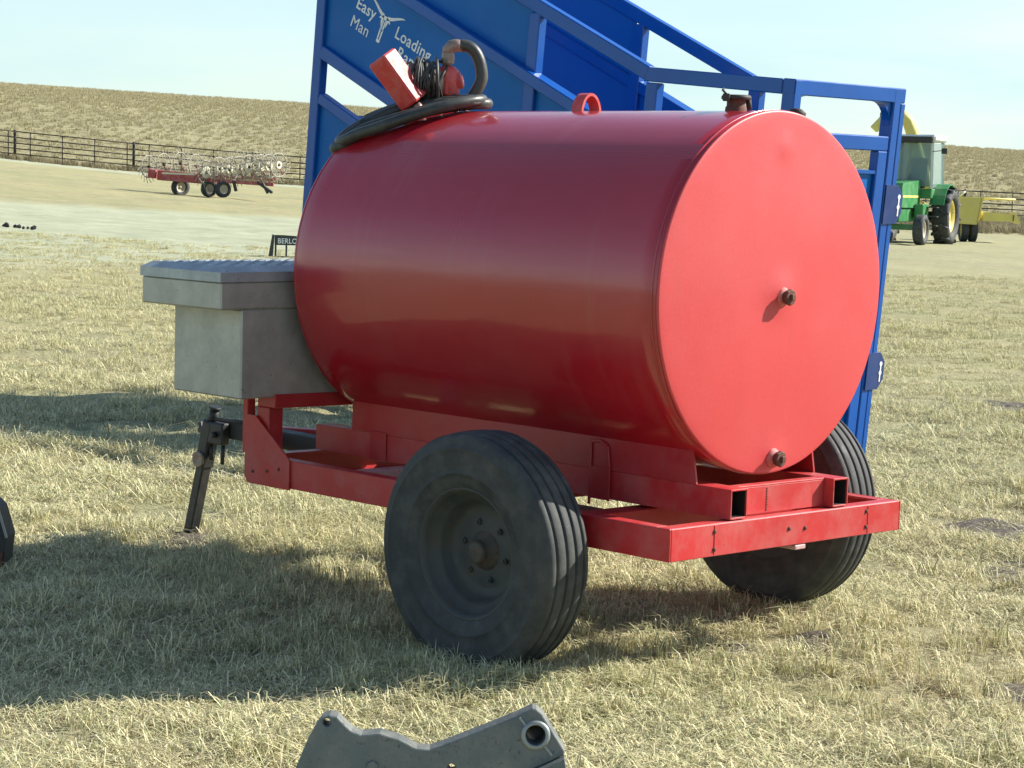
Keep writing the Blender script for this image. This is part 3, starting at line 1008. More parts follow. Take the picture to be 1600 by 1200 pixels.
# coiled hose resting on the tank crown
ch = MB()
def surf(y):
    return TZ + math.sqrt(max((TR + 0.024) ** 2 - y * y, 0.05))
cc = Vector((-1.60, -0.195, 0))
pts = []
NT = 3.0
for i in range(int(NT * 44) + 1):
    t_ = i / (NT * 44)
    a = 2 * math.pi * NT * t_
    lay = t_ * NT
    ra = 0.284 + 0.014 * math.sin(a * 0.5 + 0.6) - 0.010 * lay
    rb = 0.105 + 0.012 * math.sin(a * 0.37 + 1.4) + 0.030 * (lay - 1.5)
    a += 2.4
    p = cc + rgt * (ra * math.cos(a)) + fwd * (rb * math.sin(a))
    z = surf(p.y)
    p.z = max(z, 1.735 + 0.06 * math.cos(a)) + 0.007 * lay - 0.35 * max(0.0, -1.69 - p.x)
    pts.append(p)
sm_pts = [pts[0]]
for i in range(1, len(pts) - 1):
    sm_pts.append(pts[i - 1] * 0.25 + pts[i] * 0.5 + pts[i + 1] * 0.25)
sm_pts.append(pts[-1])
ch.tube(sm_pts, 0.0215, 12)
hc = obj('coiled_hose', ch, M['hose'])
tag(hc, 'thick black rubber hose coiled on top of the red tank below the pump', 'hose')

# ------------------------------------------------------------------ toolbox
tb = thing('toolbox', 'grey metal truck toolbox with tread plate lid in front of the red tank', 'toolbox', (-2.06, 0, 0.746))
b = MB()
b.box((-2.266, -0.801, 0.7465), (-1.852, 0.801, 1.0825), 0.006)
obj('body', b, M['alu'], tb)
ld = MB()
ld.box((-2.338, -0.901, 1.083), (-1.849, 0.901, 1.186), 0.006)
lid = obj('lid', ld, M['alu'], tb)
lt = MB()
def gable(lo, hi, z0, z1, ins):
    s = MB()
    ring = lambda x0, x1, y0, y1, z: [s.bm.verts.new(p) for p in ((x0, y0, z), (x1, y0, z), (x1, y1, z), (x0, y1, z))]
    A = ring(lo[0] - 0.004, hi[0] + 0.004, lo[1] - 0.006, hi[1] + 0.006, z0)
    Bq = ring(lo[0] - 0.004, hi[0] + 0.004, lo[1] - 0.006, hi[1] + 0.006, z0 + 0.036)
    Cq = ring(lo[0] + ins, hi[0] - ins, lo[1] + ins, hi[1] - ins, z1)
    s.bm.faces.new(A[::-1])
    for P, Q in ((A, Bq), (Bq, Cq)):
        for i in range(4):
            s.bm.faces.new((P[i], P[(i + 1) % 4], Q[(i + 1) % 4], Q[i]))
    s.bm.faces.new(Cq)
    return s
lt = gable((-2.338, -0.901), (-1.849, 0.901), 1.1862, 1.244, 0.030)
obj('lid_top', lt, M['tread'], lid)
tp = MB()
for i in range(11):
    for j in range(46):
        x = -2.285 + i * 0.0385
        y = -0.855 + j * 0.038
        sgn = 1 if (i + j) % 2 else -1
        a = math.radians(45 * sgn)
        dx, dy = math.cos(a) * 0.0175, math.sin(a) * 0.0175
        nx_, ny_ = -math.sin(a) * 0.0055, math.cos(a) * 0.0055
        z = 1.2442
        zt_ = 0.0042
        q = [tp.bm.verts.new((x - dx, y - dy, z)), tp.bm.verts.new((x + nx_, y + ny_, z)), tp.bm.verts.new((x + dx, y + dy, z)), tp.bm.verts.new((x - nx_, y - ny_, z)), tp.bm.verts.new((x, y, z + zt_))]
        for k in range(4):
            tp.bm.faces.new((q[k], q[(k + 1) % 4], q[4]))
trd = obj('tread_lugs', tp, M['tread'], lid)
trd['kind'] = 'stuff'

# ------------------------------------------------------------------ loading chute
TH = math.radians(4.6)
chute = thing('loading_chute', 'blue steel livestock loading chute with white longhorn emblem behind the tank', 'loading chute', (-2.916, 3.758, -0.03), (0, TH, 0))
def P3(a, y, c):
    return Vector((-a, y, c))
def cbar(name, p, q, w, h, mat='blue', up=(0, 0, 1)):
    s = MB()
    s.bar(P3(*p), P3(*q), w, h, up=up, bev=0.006)
    return obj(name, s, M[mat], chute, world=False)
def cprism(name, poly, y0, y1, mat):
    s = MB()
    s.prism(poly, lambda a, c: P3(a, y0, c), lambda a, c: P3(a, y1, c))
    return obj(name, s, M[mat], chute, world=False)
SL = 0.372
ledge = lambda a: 1.955 + (a - 1.663) * SL
low = lambda a: 1.885 + (a - 3.38) * SL
kick = lambda a: 1.665 + (a - 3.641) * SL
top = lambda a: 2.175 + max(0.0, a - 1.08) * SL
WID = 1.05
for y, out in ((0.0, -1), (WID, 1)):
    # y is the outer face; members are 7 cm deep to the inside
    yc = y - out * 0.035
    for a, c0, c1 in [t_ for t_ in ((0.045, -0.005, 2.216), (1.045, -0.07, 2.128), (2.043, -0.14, top(2.043) - 0.045), (3.07, -0.20, top(3.07) - 0.045), (4.085, -0.27, top(4.085) + 0.05)) if out > 0 or t_[0] != 3.07]:
        s = MB()
        s.box(P3(a + 0.045, yc - 0.035, c0), P3(a - 0.045, yc + 0.035, c1), 0.006)
        obj('post', s, M['blue'], chute, world=False)
    e = 0.0015 * out
    cbar('top_rail', (0.092, yc + e, 2.174), (1.112, yc + e, 2.174), 0.066, 0.086)
    cbar('sloped_top_rail', (1.085, yc + 2.2 * e, top(1.085)), (4.04, yc + 2.2 * e, top(4.04)), 0.066, 0.086)
    cbar('ledge_rail', (0.092, yc + out * 0.028, ledge(0.092)), (4.04, yc + out * 0.028, ledge(4.04)), 0.110, 0.075)
    cbar('low_rail', (0.092, yc + out * 0.006, low(0.092)), (4.04, yc + out * 0.006, low(4.04)), 0.080, 0.090)
    cbar('kick_rail', (0.092, yc + e, kick(0.092)), (4.04, yc + e, kick(4.04)), 0.066, 0.075)
    cbar('bottom_rail', (0.092, yc + e, 0.04), (4.04, yc + e, -0.215), 0.066, 0.085)
    i0, i1 = yc - 0.004, yc + 0.004
    cprism('side_panel', [(0.09, low(0.09) + 0.04), (4.04, low(4.04) + 0.04), (4.04, ledge(4.04) - 0.03), (0.09, ledge(0.09) - 0.03)], i0, i1, 'blue_panel')
    cprism('upper_panel', [(2.088, ledge(2.088) + 0.03), (4.04, ledge(4.04) + 0.03), (4.04, top(4.04) - 0.04), (2.088, top(2.088) - 0.04)], i0, i1, 'blue_panel')
    cprism('kick_panel', [(0.09, 0.075), (0.76, 0.03), (4.04, kick(4.04) - 0.55), (4.04, kick(4.04) - 0.03), (0.09, kick(0.09) - 0.03)], i0, i1, 'blue_panel')
s = MB()
s.bar(P3(0.05, WID / 2, 0.20), P3(4.04, WID / 2, 0.20 + 3.99 * SL), WID - 0.16, 0.05)
obj('ramp_floor', s, M['blue_panel'], chute, world=False)
for k in range(12):
    a = 0.2 + k * 0.32
    s = MB()
    s.bar(P3(a, 0.09, 0.245 + (a - 0.05) * SL), P3(a, WID - 0.09, 0.245 + (a - 0.05) * SL), 0.04, 0.03)
    obj('cleat', s, M['blue'], chute, world=False)
# end arch and corner gussets
cbar('arch_beam', (0.045, -0.001, 2.176), (0.045, WID + 0.045, 2.176), 0.088, 0.088)
s = MB()
s.box(P3(0.091, WID + 0.0015, 0.0), P3(-0.001, WID + 0.048, 2.131), 0.005)
obj('hinge_post', s, M['blue'], chute, world=False)
for y0, sg in ((0.001, 1), (WID - 0.072, -1)):
    s = MB()
    n = 7
    poly = [(y0, 2.131)]
    r = 0.135
    pts = [(y0 + sg * (r - r * math.sin(math.pi / 2 * i / n)), 2.131 - (r - r * math.cos(math.pi / 2 * i / n))) for i in range(n + 1)]
    poly += pts
    s.prism(poly, lambda y, c: P3(0.02, y, c), lambda y, c: P3(0.07, y, c))
    obj('corner_gusset', s, M['blue'], chute, world=False)
# gate hung inside the arch
gate = obj('gate', MB().bar(P3(0.03, 0.10, 1.890), P3(0.03, 0.968, 1.890), 0.060, 0.086, bev=0.006), M['blue'], chute, world=False)
for y in (0.145, 0.920):
    g = MB()
    g.box(P3(0.060, y - 0.048, 0.10), P3(0.0, y + 0.048, 1.846), 0.006)
    obj('gate_stile', g, M['blue'], gate, world=False)
g = MB()
g.box(P3(0.034, 0.194, 0.12), P3(0.026, 0.871, 1.715), 0.002)
obj('gate_sheet', g, M['blue_panel'], gate, world=False)
g = MB()
g.bar(P3(0.03, 0.194, 1.722), P3(0.03, 0.871, 1.722), 0.05, 0.02)
obj('gate_sill', g, M['blue'], gate, world=False)
# latch plates with keyhole slots on the far post
def keyhole(y, c, sc):
    s = MB()
    n = 12
    circ = [(y + 0.020 * sc * math.cos(2 * math.pi * i / n), c + 0.022 * sc + 0.020 * sc * math.sin(2 * math.pi * i / n)) for i in range(n)]
    s.prism(circ, lambda p, q: P3(-0.0125, p, q), lambda p, q: P3(-0.0095, p, q))
    s.prism([(y - 0.008 * sc, c - 0.055 * sc), (y + 0.008 * sc, c - 0.055 * sc), (y + 0.008 * sc, c + 0.006 * sc), (y - 0.008 * sc, c + 0.006 * sc)], lambda p, q: P3(-0.0127, p, q), lambda p, q: P3(-0.0097, p, q))
    return s
for c0, c1, y0, y1 in ((1.42, 1.65, 0.985, 1.165), (0.415, 0.640, 1.00, 1.175)):
    s = MB()
    s.prism([(y0, c0), (y1 - 0.05, c0), (y1, c0 + 0.06), (y1, c1 - 0.06), (y1 - 0.05, c1), (y0, c1)], lambda p, q: P3(-0.0095, p, q), lambda p, q: P3(-0.0015, p, q))
    pl = obj('latch_plate', s, M['navy'], chute, world=False)
    for c in (c0 + 0.085, c1 - 0.085):
        obj('keyhole_mark', keyhole(y1 - 0.040, c, 0.72), M['white'], pl, world=False)

# lettering and emblem on the near side panel
YP = 0.035 - 0.004 - 0.0022
def letters(text, a, c, size, ang, parent, yface, frame=None, name='lettering', mat='white', wide=1.0):
    cu = bpy.data.curves.new(name, 'FONT')
    cu.body = text
    cu.size = size
    cu.extrude = 0.0012
    cu.offset = 0.0 if text == 'Man' else size * 0.010
    cu.space_character = 1.06
    cu.resolution_u = 3
    t = bpy.data.objects.new(name, cu)
    C.objects.link(t)
    dg = bpy.context.evaluated_depsgraph_get()
    me = bpy.data.meshes.new_from_object(t.evaluated_get(dg))
    bpy.data.objects.remove(t)
    me.materials.clear()
    me.materials.append(M[mat])
    ca, sa = math.cos(ang), math.sin(ang)
    for v in me.vertices:
        x, z, d = v.co.x * wide, v.co.y, v.co.z
        px, pz = x * ca - z * sa, x * sa + z * ca
        v.co = frame(a, px, pz, c, d) if frame else Vector((-a + px, yface - d, c + pz))
    me.update()
    o = bpy.data.objects.new(name, me)
    C.objects.link(o)
    o.parent = parent
    return o
TA = -math.atan(SL) - 0.03
letters('Easy', 3.752, 2.448, 0.115, TA, chute, YP)
letters('Man', 3.800, 2.325, 0.115, TA, chute, YP)
letters('Loading', 3.345, 2.270, 0.115, TA, chute, YP)
letters('Ramp', 3.315, 2.140, 0.115, TA, chute, YP)
sk = MB()
def sprism(poly, y0=YP - 0.0012, y1=YP + 0.0016):
    sk.prism(poly, lambda a, c: P3(a, y0, c), lambda a, c: P3(a, y1, c))
def loc(u, v):
    """emblem coordinates, u right, v up, rotated with the panel slope"""
    an = -0.38
    u, v = u * 1.15, (v - 0.03) * 1.25 + 0.020
    x = u * math.cos(an) - v * math.sin(an)
    z = u * math.sin(an) + v * math.cos(an)
    return (3.455 - x, 2.355 + z)
def lp(pts):
    sprism([loc(u * 0.001, v * 0.001) for u, v in pts])
lp([(-34, 42), (-16, 52), (-14, 28), (-20, -10), (-29, 12)])          # brow and cheek, left
lp([(34, 42), (29, 12), (20, -10), (14, 28), (16, 52)])
lp([(-14, 52), (14, 52), (10, 30), (-10, 30)])                          # forehead
lp([(-11, 26), (-4, 26), (-4, -30), (-16, -14)])                        # nose bones
lp([(11, 26), (16, -14), (4, -30), (4, 26)])
lp([(-17, -20), (-5, -36), (-5, -82), (-15, -78)])
lp([(17, -20), (15, -78), (5, -82), (5, -36)])
lp([(-18, -82), (18, -82), (13, -98), (-13, -98)])                      # muzzle
lp([(-36, 44), (-52, 30), (-46, 24), (-31, 30)])                        # ears
lp([(36, 44), (31, 30), (46, 24), (52, 30)])
for sg in (-1, 1):                                                       # sweeping horns
    hp_ = [(16, 46, 11), (42, 52, 10), (70, 63, 9), (96, 76, 8), (120, 86, 6), (140, 93, 4.5), (156, 95, 1.5)]
    for (u0, v0, w0), (u1, v1, w1) in zip(hp_[:-1], hp_[1:]):
        q = [(sg * u0, v0 - w0), (sg * (u1 + 1), v1 - w1), (sg * (u1 + 1), v1 + w1), (sg * u0, v0 + w0)]
        lp(q if sg > 0 else q[::-1])
obj('longhorn_emblem', sk, M['white'], chute, world=False)

# ------------------------------------------------------------------ black fork frame standing beyond the toolbox
def placed(d, l, extra=0.0):
    x, y = xy(d, l)
    return (x, y, gz(x, y) + extra)
RZ = yaw
rk = thing('fork_frame', 'small black steel fork frame with white letters standing beyond the toolbox', 'fork frame', placed(35.0, -3.95), (0, 0, RZ + 0.12))
K = 0.01085
def rbox(name, lo, hi, mat='rack', par=None, bev=0.006):
    s = MB()
    s.box(lo, hi, bev)
    return obj(name, s, M[mat], par or rk, world=False)
s = MB()
s.prism([(-0.24, 0.0), (-0.16, 0.0), (-0.135, 0.38), (-0.175, 0.395)], lambda a, c: V(a, -0.10, c), lambda a, c: V(a, 0.10, c))
obj('side_plate', s, M['rack'], rk, world=False)
s = MB()
s.prism([(0.80, 0.0), (0.88, 0.0), (0.84, 0.395), (0.78, 0.38)], lambda a, c: V(a, -0.10, c), lambda a, c: V(a, 0.10, c))
obj('side_plate', s, M['rack'], rk, world=False)
s = MB()
s.prism([(-0.134, 0.215), (0.78, 0.215), (0.78, 0.34), (0.62, 0.345), (0.42, 0.375), (0.22, 0.375), (0.02, 0.385), (-0.134, 0.385)], lambda a, c: V(a, -0.03, c), lambda a, c: V(a, -0.01, c))
hd = obj('name_plate', s, M['rack'], rk, world=False)
for a in (-0.115, 0.065, 0.235, 0.41, 0.585, 0.755):
    rbox('bar', (a - 0.016, -0.03, 0.03), (a + 0.016, -0.005, 0.2148))
rbox('bottom_bar', (-0.15, -0.04, 0.0), (0.80, 0.0, 0.0298))
letters('BERLON', -0.085, 0.245, 0.125, 0.0, hd, 0, frame=lambda a, px, pz, c, d: V(a + px, -0.0315 - d, c + pz), wide=0.85)

# ------------------------------------------------------------------ wheel helper for the machines
def machine_wheel(par, x, y, z, R, w, rimr, rimmat, axis=(1, 0, 0), lugs=0):
    t = MB()
    h = w / 2
    t.lathe([(h * 0.6, rimr), (h * 0.95, rimr + (R - rimr) * 0.3), (h, rimr + (R - rimr) * 0.65), (h * 0.85, R * 0.985), (h * 0.4, R), (-h * 0.4, R), (-h * 0.85, R * 0.985), (-h, rimr + (R - rimr) * 0.65), (-h * 0.95, rimr + (R - rimr) * 0.3), (-h * 0.6, rimr)], (x, y, z), axis, 40, closed=True)
    o = obj('wheel', t, M['rubber'], par, world=False)
    if lugs:
        ax = Vector(axis).normalized()
        g = MB()
        u = Vector((0, 0, 1))
        s_ = ax.cross(u)
        for k in range(lugs):
            a = 2 * math.pi * k / lugs
            sg = 1 if k % 2 else -1
            rd = u * math.cos(a) + s_ * math.sin(a)
            a2 = a + 0.20
            rd2 = u * math.cos(a2) + s_ * math.sin(a2)
            c_ = Vector((x, y, z))
            g.bar(c_ + rd * (R + 0.01) + ax * (sg * h * 0.05), c_ + rd2 * (R + 0.005) + ax * (sg * h * 0.98), 0.075, 0.10, up=tuple(rd))
        obj('lugs', g, M['rubber'], o, world=False)
    r = MB()
    sgn = 1
    r.lathe([(h * 0.62, rimr + 0.01), (h * 0.66, rimr * 0.97), (h * 0.35, rimr * 0.88), (h * 0.15, rimr * 0.55), (h * 0.2, rimr * 0.25), (h * 0.45, rimr * 0.22), (h * 0.45, 0)], (x, y, z), axis, 28)
    obj('rim', r, M[rimmat], o, world=False)
    r = MB()
    r.lathe([(-h * 0.62, rimr + 0.01), (-h * 0.35, rimr * 0.88), (-h * 0.15, rimr * 0.5), (-h * 0.15, 0)], (x, y, z), axis, 28)
    obj('rim_back', r, M[rimmat], o, world=False)
    return o

def mbox(par, name, lo, hi, mat, bev=0.02):
    s = MB()
    s.box(lo, hi, bev)
    return obj(name, s, M[mat], par, world=False)

# ------------------------------------------------------------------ tractor
ang = math.radians(25)
hd_ = -fwd * math.cos(ang) - rgt * math.sin(ang)
tx = thing('tractor', 'green cab tractor with big lugged rear tyres facing the camera beyond the blue chute', 'tractor', placed(60.4, 11.62), (0, 0, math.atan2(-hd_.x, hd_.y)))
for sx in (-1, 1):
    machine_wheel(tx, sx * 0.88, 0.0, 0.78, 0.78, 0.50, 0.46, 'yrim', (sx, 0, 0), 24)
    machine_wheel(tx, sx * 0.80, 2.55, 0.42, 0.42, 0.30, 0.235, 'palerim', (sx, 0, 0))
    s = MB()
    n = 8
    pts = [(0.62 * math.cos(math.radians(20 + 150 * i / n)) * 1.45, 0.80 + 0.90 * math.sin(math.radians(20 + 150 * i / n))) for i in range(n + 1)]
    for (a, b), (c, d) in zip(pts[:-1], pts[1:]):
        s.bar((sx * 0.80, a, b), (sx * 0.80, c, d), 0.42, 0.03, up=(0, -a, b - 0.7))
    obj('fender', s, M['green'], tx, world=False)
s = MB()
s.prism([(0.95, 1.02), (2.95, 1.02), (2.98, 1.10), (2.98, 1.62), (2.9, 1.70), (0.95, 1.80)], lambda a, c: V(-0.34, a, c), lambda a, c: V(0.34, a, c))
hood = obj('hood', s, M['green'], tx, world=False)
mbox(tx, 'grille', (-0.28, 2.982, 1.06), (0.28, 3.02, 1.60), 'dark', 0.01)
for sx in (-1, 1):
    mbox(tx, 'headlight', (sx * 0.2 - 0.07, 3.021, 1.42), (sx * 0.2 + 0.07, 3.045, 1.53), 'white', 0.01)
    mbox(tx, 'side_stripe', (sx * 0.343 - 0.004, 1.10, 1.30), (sx * 0.343 + 0.004, 2.90, 1.36), 'yellow', 0.001)
mbox(tx, 'chassis', (-0.28, -0.4, 0.62), (0.28, 2.85, 1.0), 'green')
mbox(tx, 'front_axle', (-0.72, 2.48, 0.40), (0.72, 2.62, 0.56), 'green')
mbox(tx, 'rear_axle', (-0.72, -0.12, 0.66), (0.72, 0.12, 0.90), 'dark')
mbox(tx, 'front_weight', (-0.35, 2.99, 0.62), (0.35, 3.22, 0.98), 'green')
for i in range(3):
    mbox(tx, 'step', (-0.92, 1.02, 0.50 + 0.26 * i), (-0.62, 1.28, 0.53 + 0.26 * i), 'dark', 0.005)
mbox(tx, 'fuel_tank', (-0.62, 1.0, 0.70), (-0.36, 1.65, 1.12), 'green')
mbox(tx, 'cab_floor', (-0.66, -0.45, 1.28), (0.66, 0.96, 1.56), 'green')
for sx in (-1, 1):
    for y in (-0.42, 0.92):
        s = MB()
        s.bar((sx * 0.64, y, 1.56), (sx * 0.60, y * 0.93, 2.90), 0.075, 0.075)
        obj('cab_pillar', s, M['dark' if sx > 0 else 'cabwhite'], tx, world=False)
    s = MB()
    s.prism([(-0.36, 1.60), (0.86, 1.60), (0.82, 2.86), (-0.33, 2.86)], lambda a, c: V(sx * (0.645 - (c - 1.56) * 0.03), a, c), lambda a, c: V(sx * (0.637 - (c - 1.56) * 0.03), a, c))
    obj('side_window', s, M['glass'], tx, world=False)
    s = MB()
    s.bar((sx * 0.63, 0.90, 2.62), (sx * 0.98, 1.05, 2.66), 0.02, 0.02)
    s.box((sx * 1.0 - 0.08, 1.03, 2.56), (sx * 1.0 + 0.08, 1.07, 2.72), 0.01)
    obj('mirror', s, M['dark'], tx, world=False)
s = MB()
s.prism([(-0.58, 1.62), (0.58, 1.62), (0.55, 2.86), (-0.55, 2.86)], lambda a, c: V(a, 0.925 - (c - 1.56) * 0.045, c), lambda a, c: V(a, 0.917 - (c - 1.56) * 0.045, c))
obj('windscreen', s, M['glass'], tx, world=False)
mbox(tx, 'seat', (-0.24, -0.1, 1.57), (0.24, 0.3, 1.95), 'dark', 0.05)
mbox(tx, 'seat_back', (-0.24, -0.2, 1.95), (0.24, -0.05, 2.45), 'dark', 0.04)
s = MB()
s.tube([V(0.18 * math.cos(a), 0.52 + 0.05 * math.sin(a), 2.1 + 0.17 * math.sin(a)) for a in np.linspace(0, 2 * math.pi, 17)[:-1]], 0.015, 6, closed=True)
s.tube([(0, 0.52, 2.1), (0, 0.72, 1.6)], 0.03, 6)
obj('steering_wheel', s, M['dark'], tx, world=False)
mbox(tx, 'cab_roof', (-0.70, -0.55, 2.902), (0.70, 0.90, 3.10), 'cabwhite', 0.05)
mbox(tx, 'roof_visor', (-0.66, 0.902, 2.86), (0.66, 1.10, 3.04), 'dark', 0.02)
s = MB()
s.tube([(0.24, 1.75, 1.72), (0.24, 1.75, 2.1)], 0.075, 12)
s.tube([(0.24, 1.75, 2.1), (0.24, 1.75, 2.72), (0.24, 1.80, 2.80)], 0.04, 10)
obj('exhaust_stack', s, M['dark'], tx, world=False)

# ------------------------------------------------------------------ pull-type harvester behind the tractor
hv = thing('forage_harvester', 'yellow forage harvester with curved spout and wide pickup behind the tractor', 'harvester', placed(63.5, 13.9), (0, 0, RZ))
q = 63.5 / 3226.36
def hx(px):
    return (px - 1506) * q
def hz(py):
    return (374 - py) * q
s = MB()
s.prism([(hx(1486), hz(346)), (hx(1512), hz(347)), (hx(1518), hz(305)), (hx(1486), hz(305))], lambda a, c: V(a, -0.35, c), lambda a, c: V(a, 0.55, c))
obj('body', s, M['yellow'], hv, world=False)
s = MB()
s.prism([(hx(1512.5), hz(346)), (hx(1517), hz(330)), (hx(1521), hz(304)), (hx(1518.3), hz(304))], lambda a, c: V(a, -0.38, c), lambda a, c: V(a, 0.58, c))
obj('side_shield', s, M['yellow'], hv, world=False)
s = MB()
s.prism([(hx(1522), hz(341)), (hx(1568), hz(341)), (hx(1568), hz(330)), (hx(1530), hz(327)), (hx(1522), hz(327))], lambda a, c: V(a, -0.30, c), lambda a, c: V(a, 0.30, c))
obj('pickup_head', s, M['yellow'], hv, world=False)
s = MB()
s.prism([(hx(1569), hz(341)), (hx(1580), hz(344)), (hx(1571), hz(326))], lambda a, c: V(a, -0.36, c), lambda a, c: V(a, 0.36, c))
obj('head_divider', s, M['yellow'], hv, world=False)
s = MB()
s.tube([V(hx(1490), 0.3, hz(306)), V(hx(1578), 0.3, hz(307))], 0.035, 8)
obj('lift_bar', s, M['yellow'], hv, world=False)
s = MB()
s.tube([V(hx(1485), -0.1, hz(304)), V(hx(1495), -0.1, hz(296))], 0.03, 6)
obj('handle', s, M['cream'], hv, world=False)
for px in (1497, 1511):
    machine_wheel(hv, hx(px), 0.1, 0.36, 0.36, 0.22, 0.19, 'yrim', (-1, 0, 0))
s = MB()
s.bar(V(hx(1490), 0, 0.62), V(hx(1445), 0.3, 0.62), 0.10, 0.12)
s.bar(V(hx(1522), 0, 0.72), V(hx(1566), 0, 0.70), 0.10, 0.10)
obj('drawbar', s, M['dark'], hv, world=False)
s = MB()
path = [(1448, 305), (1432, 262), (1421, 232), (1414, 206), (1407, 190), (1396, 180), (1382, 181), (1370, 188), (1360, 199)]
P = [V(hx(x), 0.55, hz(y)) for x, y in path]
s.tube(P, [0.20, 0.20, 0.20, 0.20, 0.19, 0.19, 0.18, 0.17, 0.16], 8)
obj('spout', s, M['yellow'], hv, world=False)
s = MB()
s.bar(P[-1] + V(0.06, 0, 0.10), P[-1] + V(-0.12, 0, -0.10), 0.26, 0.26, bev=0.02)
obj('spout_cap', s, M['yellow'], hv, world=False)
s = MB()
s.box(P[-2] + V(-0.14, -0.06, 0.05), P[-2] + V(0.0, 0.06, 0.22), 0.02)
obj('cap_actuator', s, M['dark'], hv, world=False)
s = MB()
s.tube([V(hx(1350), 0.5, hz(226)), V(hx(1352), 0.5, hz(245)), V(hx(1345), 0.5, hz(262)), V(hx(1372), 0.5, hz(280)), V(hx(1440), 0.5, hz(318))], 0.035, 8)
obj('spout_brace', s, M['yellow'], hv, world=False)

# ------------------------------------------------------------------ wheel rake
rkx = thing('wheel_rake', 'red wheel hay rake with cream discs parked before the pipe fence', 'hay rake', placed(72.3, -10.62), (0, 0, RZ))
q2 = 72.3 / 3226.36
def kx(px):
    return (px - 325) * q2
def kz(px, py):
    return (299 + 0.029 * (px - 325) - py) * q2
for px, r_, y_ in ((276, 0.31, -0.3), (322, 0.28, -0.5), (345, 0.28, -0.7), (268, 0.31, 1.0)):
    machine_wheel(rkx, kx(px), y_, r_ + 0.0, r_, 0.20, r_ * 0.56, 'palerim', (0.62, -0.78, 0))
def rbar(name, a, b, w, h, mat='rake_red', ya=0.0, yb=0.0):
    s = MB()
    s.bar(V(kx(a[0]), ya, kz(*a)), V(kx(b[0]), yb, kz(*b)), w, h, bev=0.01)
    return obj(name, s, M[mat], rkx, world=False)
rbar('deck_beam', (243, 265), (312, 271), 0.30, 0.34, ya=-0.5, yb=-0.5)
rbar('deck_beam', (231, 262), (243, 264), 0.60, 0.30, ya=-0.1, yb=-0.2)
rbar('main_beam', (312, 272), (425, 280), 0.12, 0.12, ya=-0.5, yb=-1.0)
rbar('main_beam', (300, 266), (420, 272), 0.12, 0.10, ya=0.8, yb=0.6)
rbar('white_stripe', (250, 262), (300, 264), 0.004, 0.06, 'cream', ya=-0.655, yb=-0.655)
rbar('cross_beam', (322, 273), (345, 281), 0.10, 0.10, ya=-0.5, yb=0.7)
rbar('tongue', (400, 276), (424, 292), 0.09, 0.09, 'dark', ya=-1.0, yb=-1.3)
rbar('tongue_jack', (408, 277), (417, 293), 0.08, 0.08, 'dark', ya=-1.1, yb=-1.2)
rbar('stand', (362, 275), (366, 290), 0.16, 0.10, 'dark', ya=-0.8, yb=-0.8)
rbar('mast', (384, 275), (384, 240), 0.06, 0.06, ya=-0.4, yb=-0.4)
for px in (300, 318, 336, 226):
    rbar('upright', (px, 270), (px, 228), 0.03, 0.03, 'tine', ya=0.2, yb=0.2)
def rake_wheel(px, py, r, yv, disc, mat, nx_=1.3):
    ax = Vector((nx_, -1, 0.05)).normalized()
    c = V(kx(px), yv, kz(px, py))
    u = (V(0, 0, 1) - ax * ax.z).normalized()
    s_ = ax.cross(u)
    g = MB()
    ring = [c + (u * math.cos(a) + s_ * math.sin(a)) * r * 0.66 for a in np.linspace(0, 2 * math.pi, 21)[:-1]]
    g.tube(ring, 0.024, 5, closed=True)
    for k in range(20):
        a = 2 * math.pi * k / 20
        g.tube([c + (u * math.cos(a) + s_ * math.sin(a)) * (0.2 * r), c + (u * math.cos(a) + s_ * math.sin(a)) * (r * 0.66), c + (u * math.cos(a + 0.22) + s_ * math.sin(a + 0.22)) * r], 0.013, 4, cap=False)
    w_ = obj('rake_wheel', g, M[mat], rkx, world=False)
    if disc:
        d_ = MB()
        disc *= 1.35
        d_.lathe([(0.0, 0.045), (0.02, 0.06), (0.03, disc * 0.8), (0.025, disc), (0.0, disc), (0.0, 0.045)], c, ax, 20)
        obj('disc', d_, M['cream'], w_, world=False)
    hb_ = MB()
    hb_.lathe([(-0.05, 0.0), (-0.05, 0.04), (0.05, 0.04), (0.05, 0)], c, ax, 8)
    obj('hub', hb_, M['dark'], w_, world=False)
    a_ = MB()
    a_.bar(c, c + V(0.12, 0.35, -0.35), 0.05, 0.05)
    obj('wheel_arm', a_, M['rake_red'], w_, world=False)
for px, py, ds in ((318.5, 261, 0.165), (338, 256, 0.13), (353, 257, 0.12), (369, 255, 0.12), (384, 253, 0.165), (402, 252, 0.13), (414, 252, 0.13), (430, 250, 0.10)):
    rake_wheel(px, py, 0.62, -0.6 + random.uniform(-0.1, 0.1), ds, 'tine')
for px, py in ((222, 252), (246, 249), (272, 247), (296, 250)):
    rake_wheel(px, py, 0.58, 0.3, 0, 'tine', 1.6)

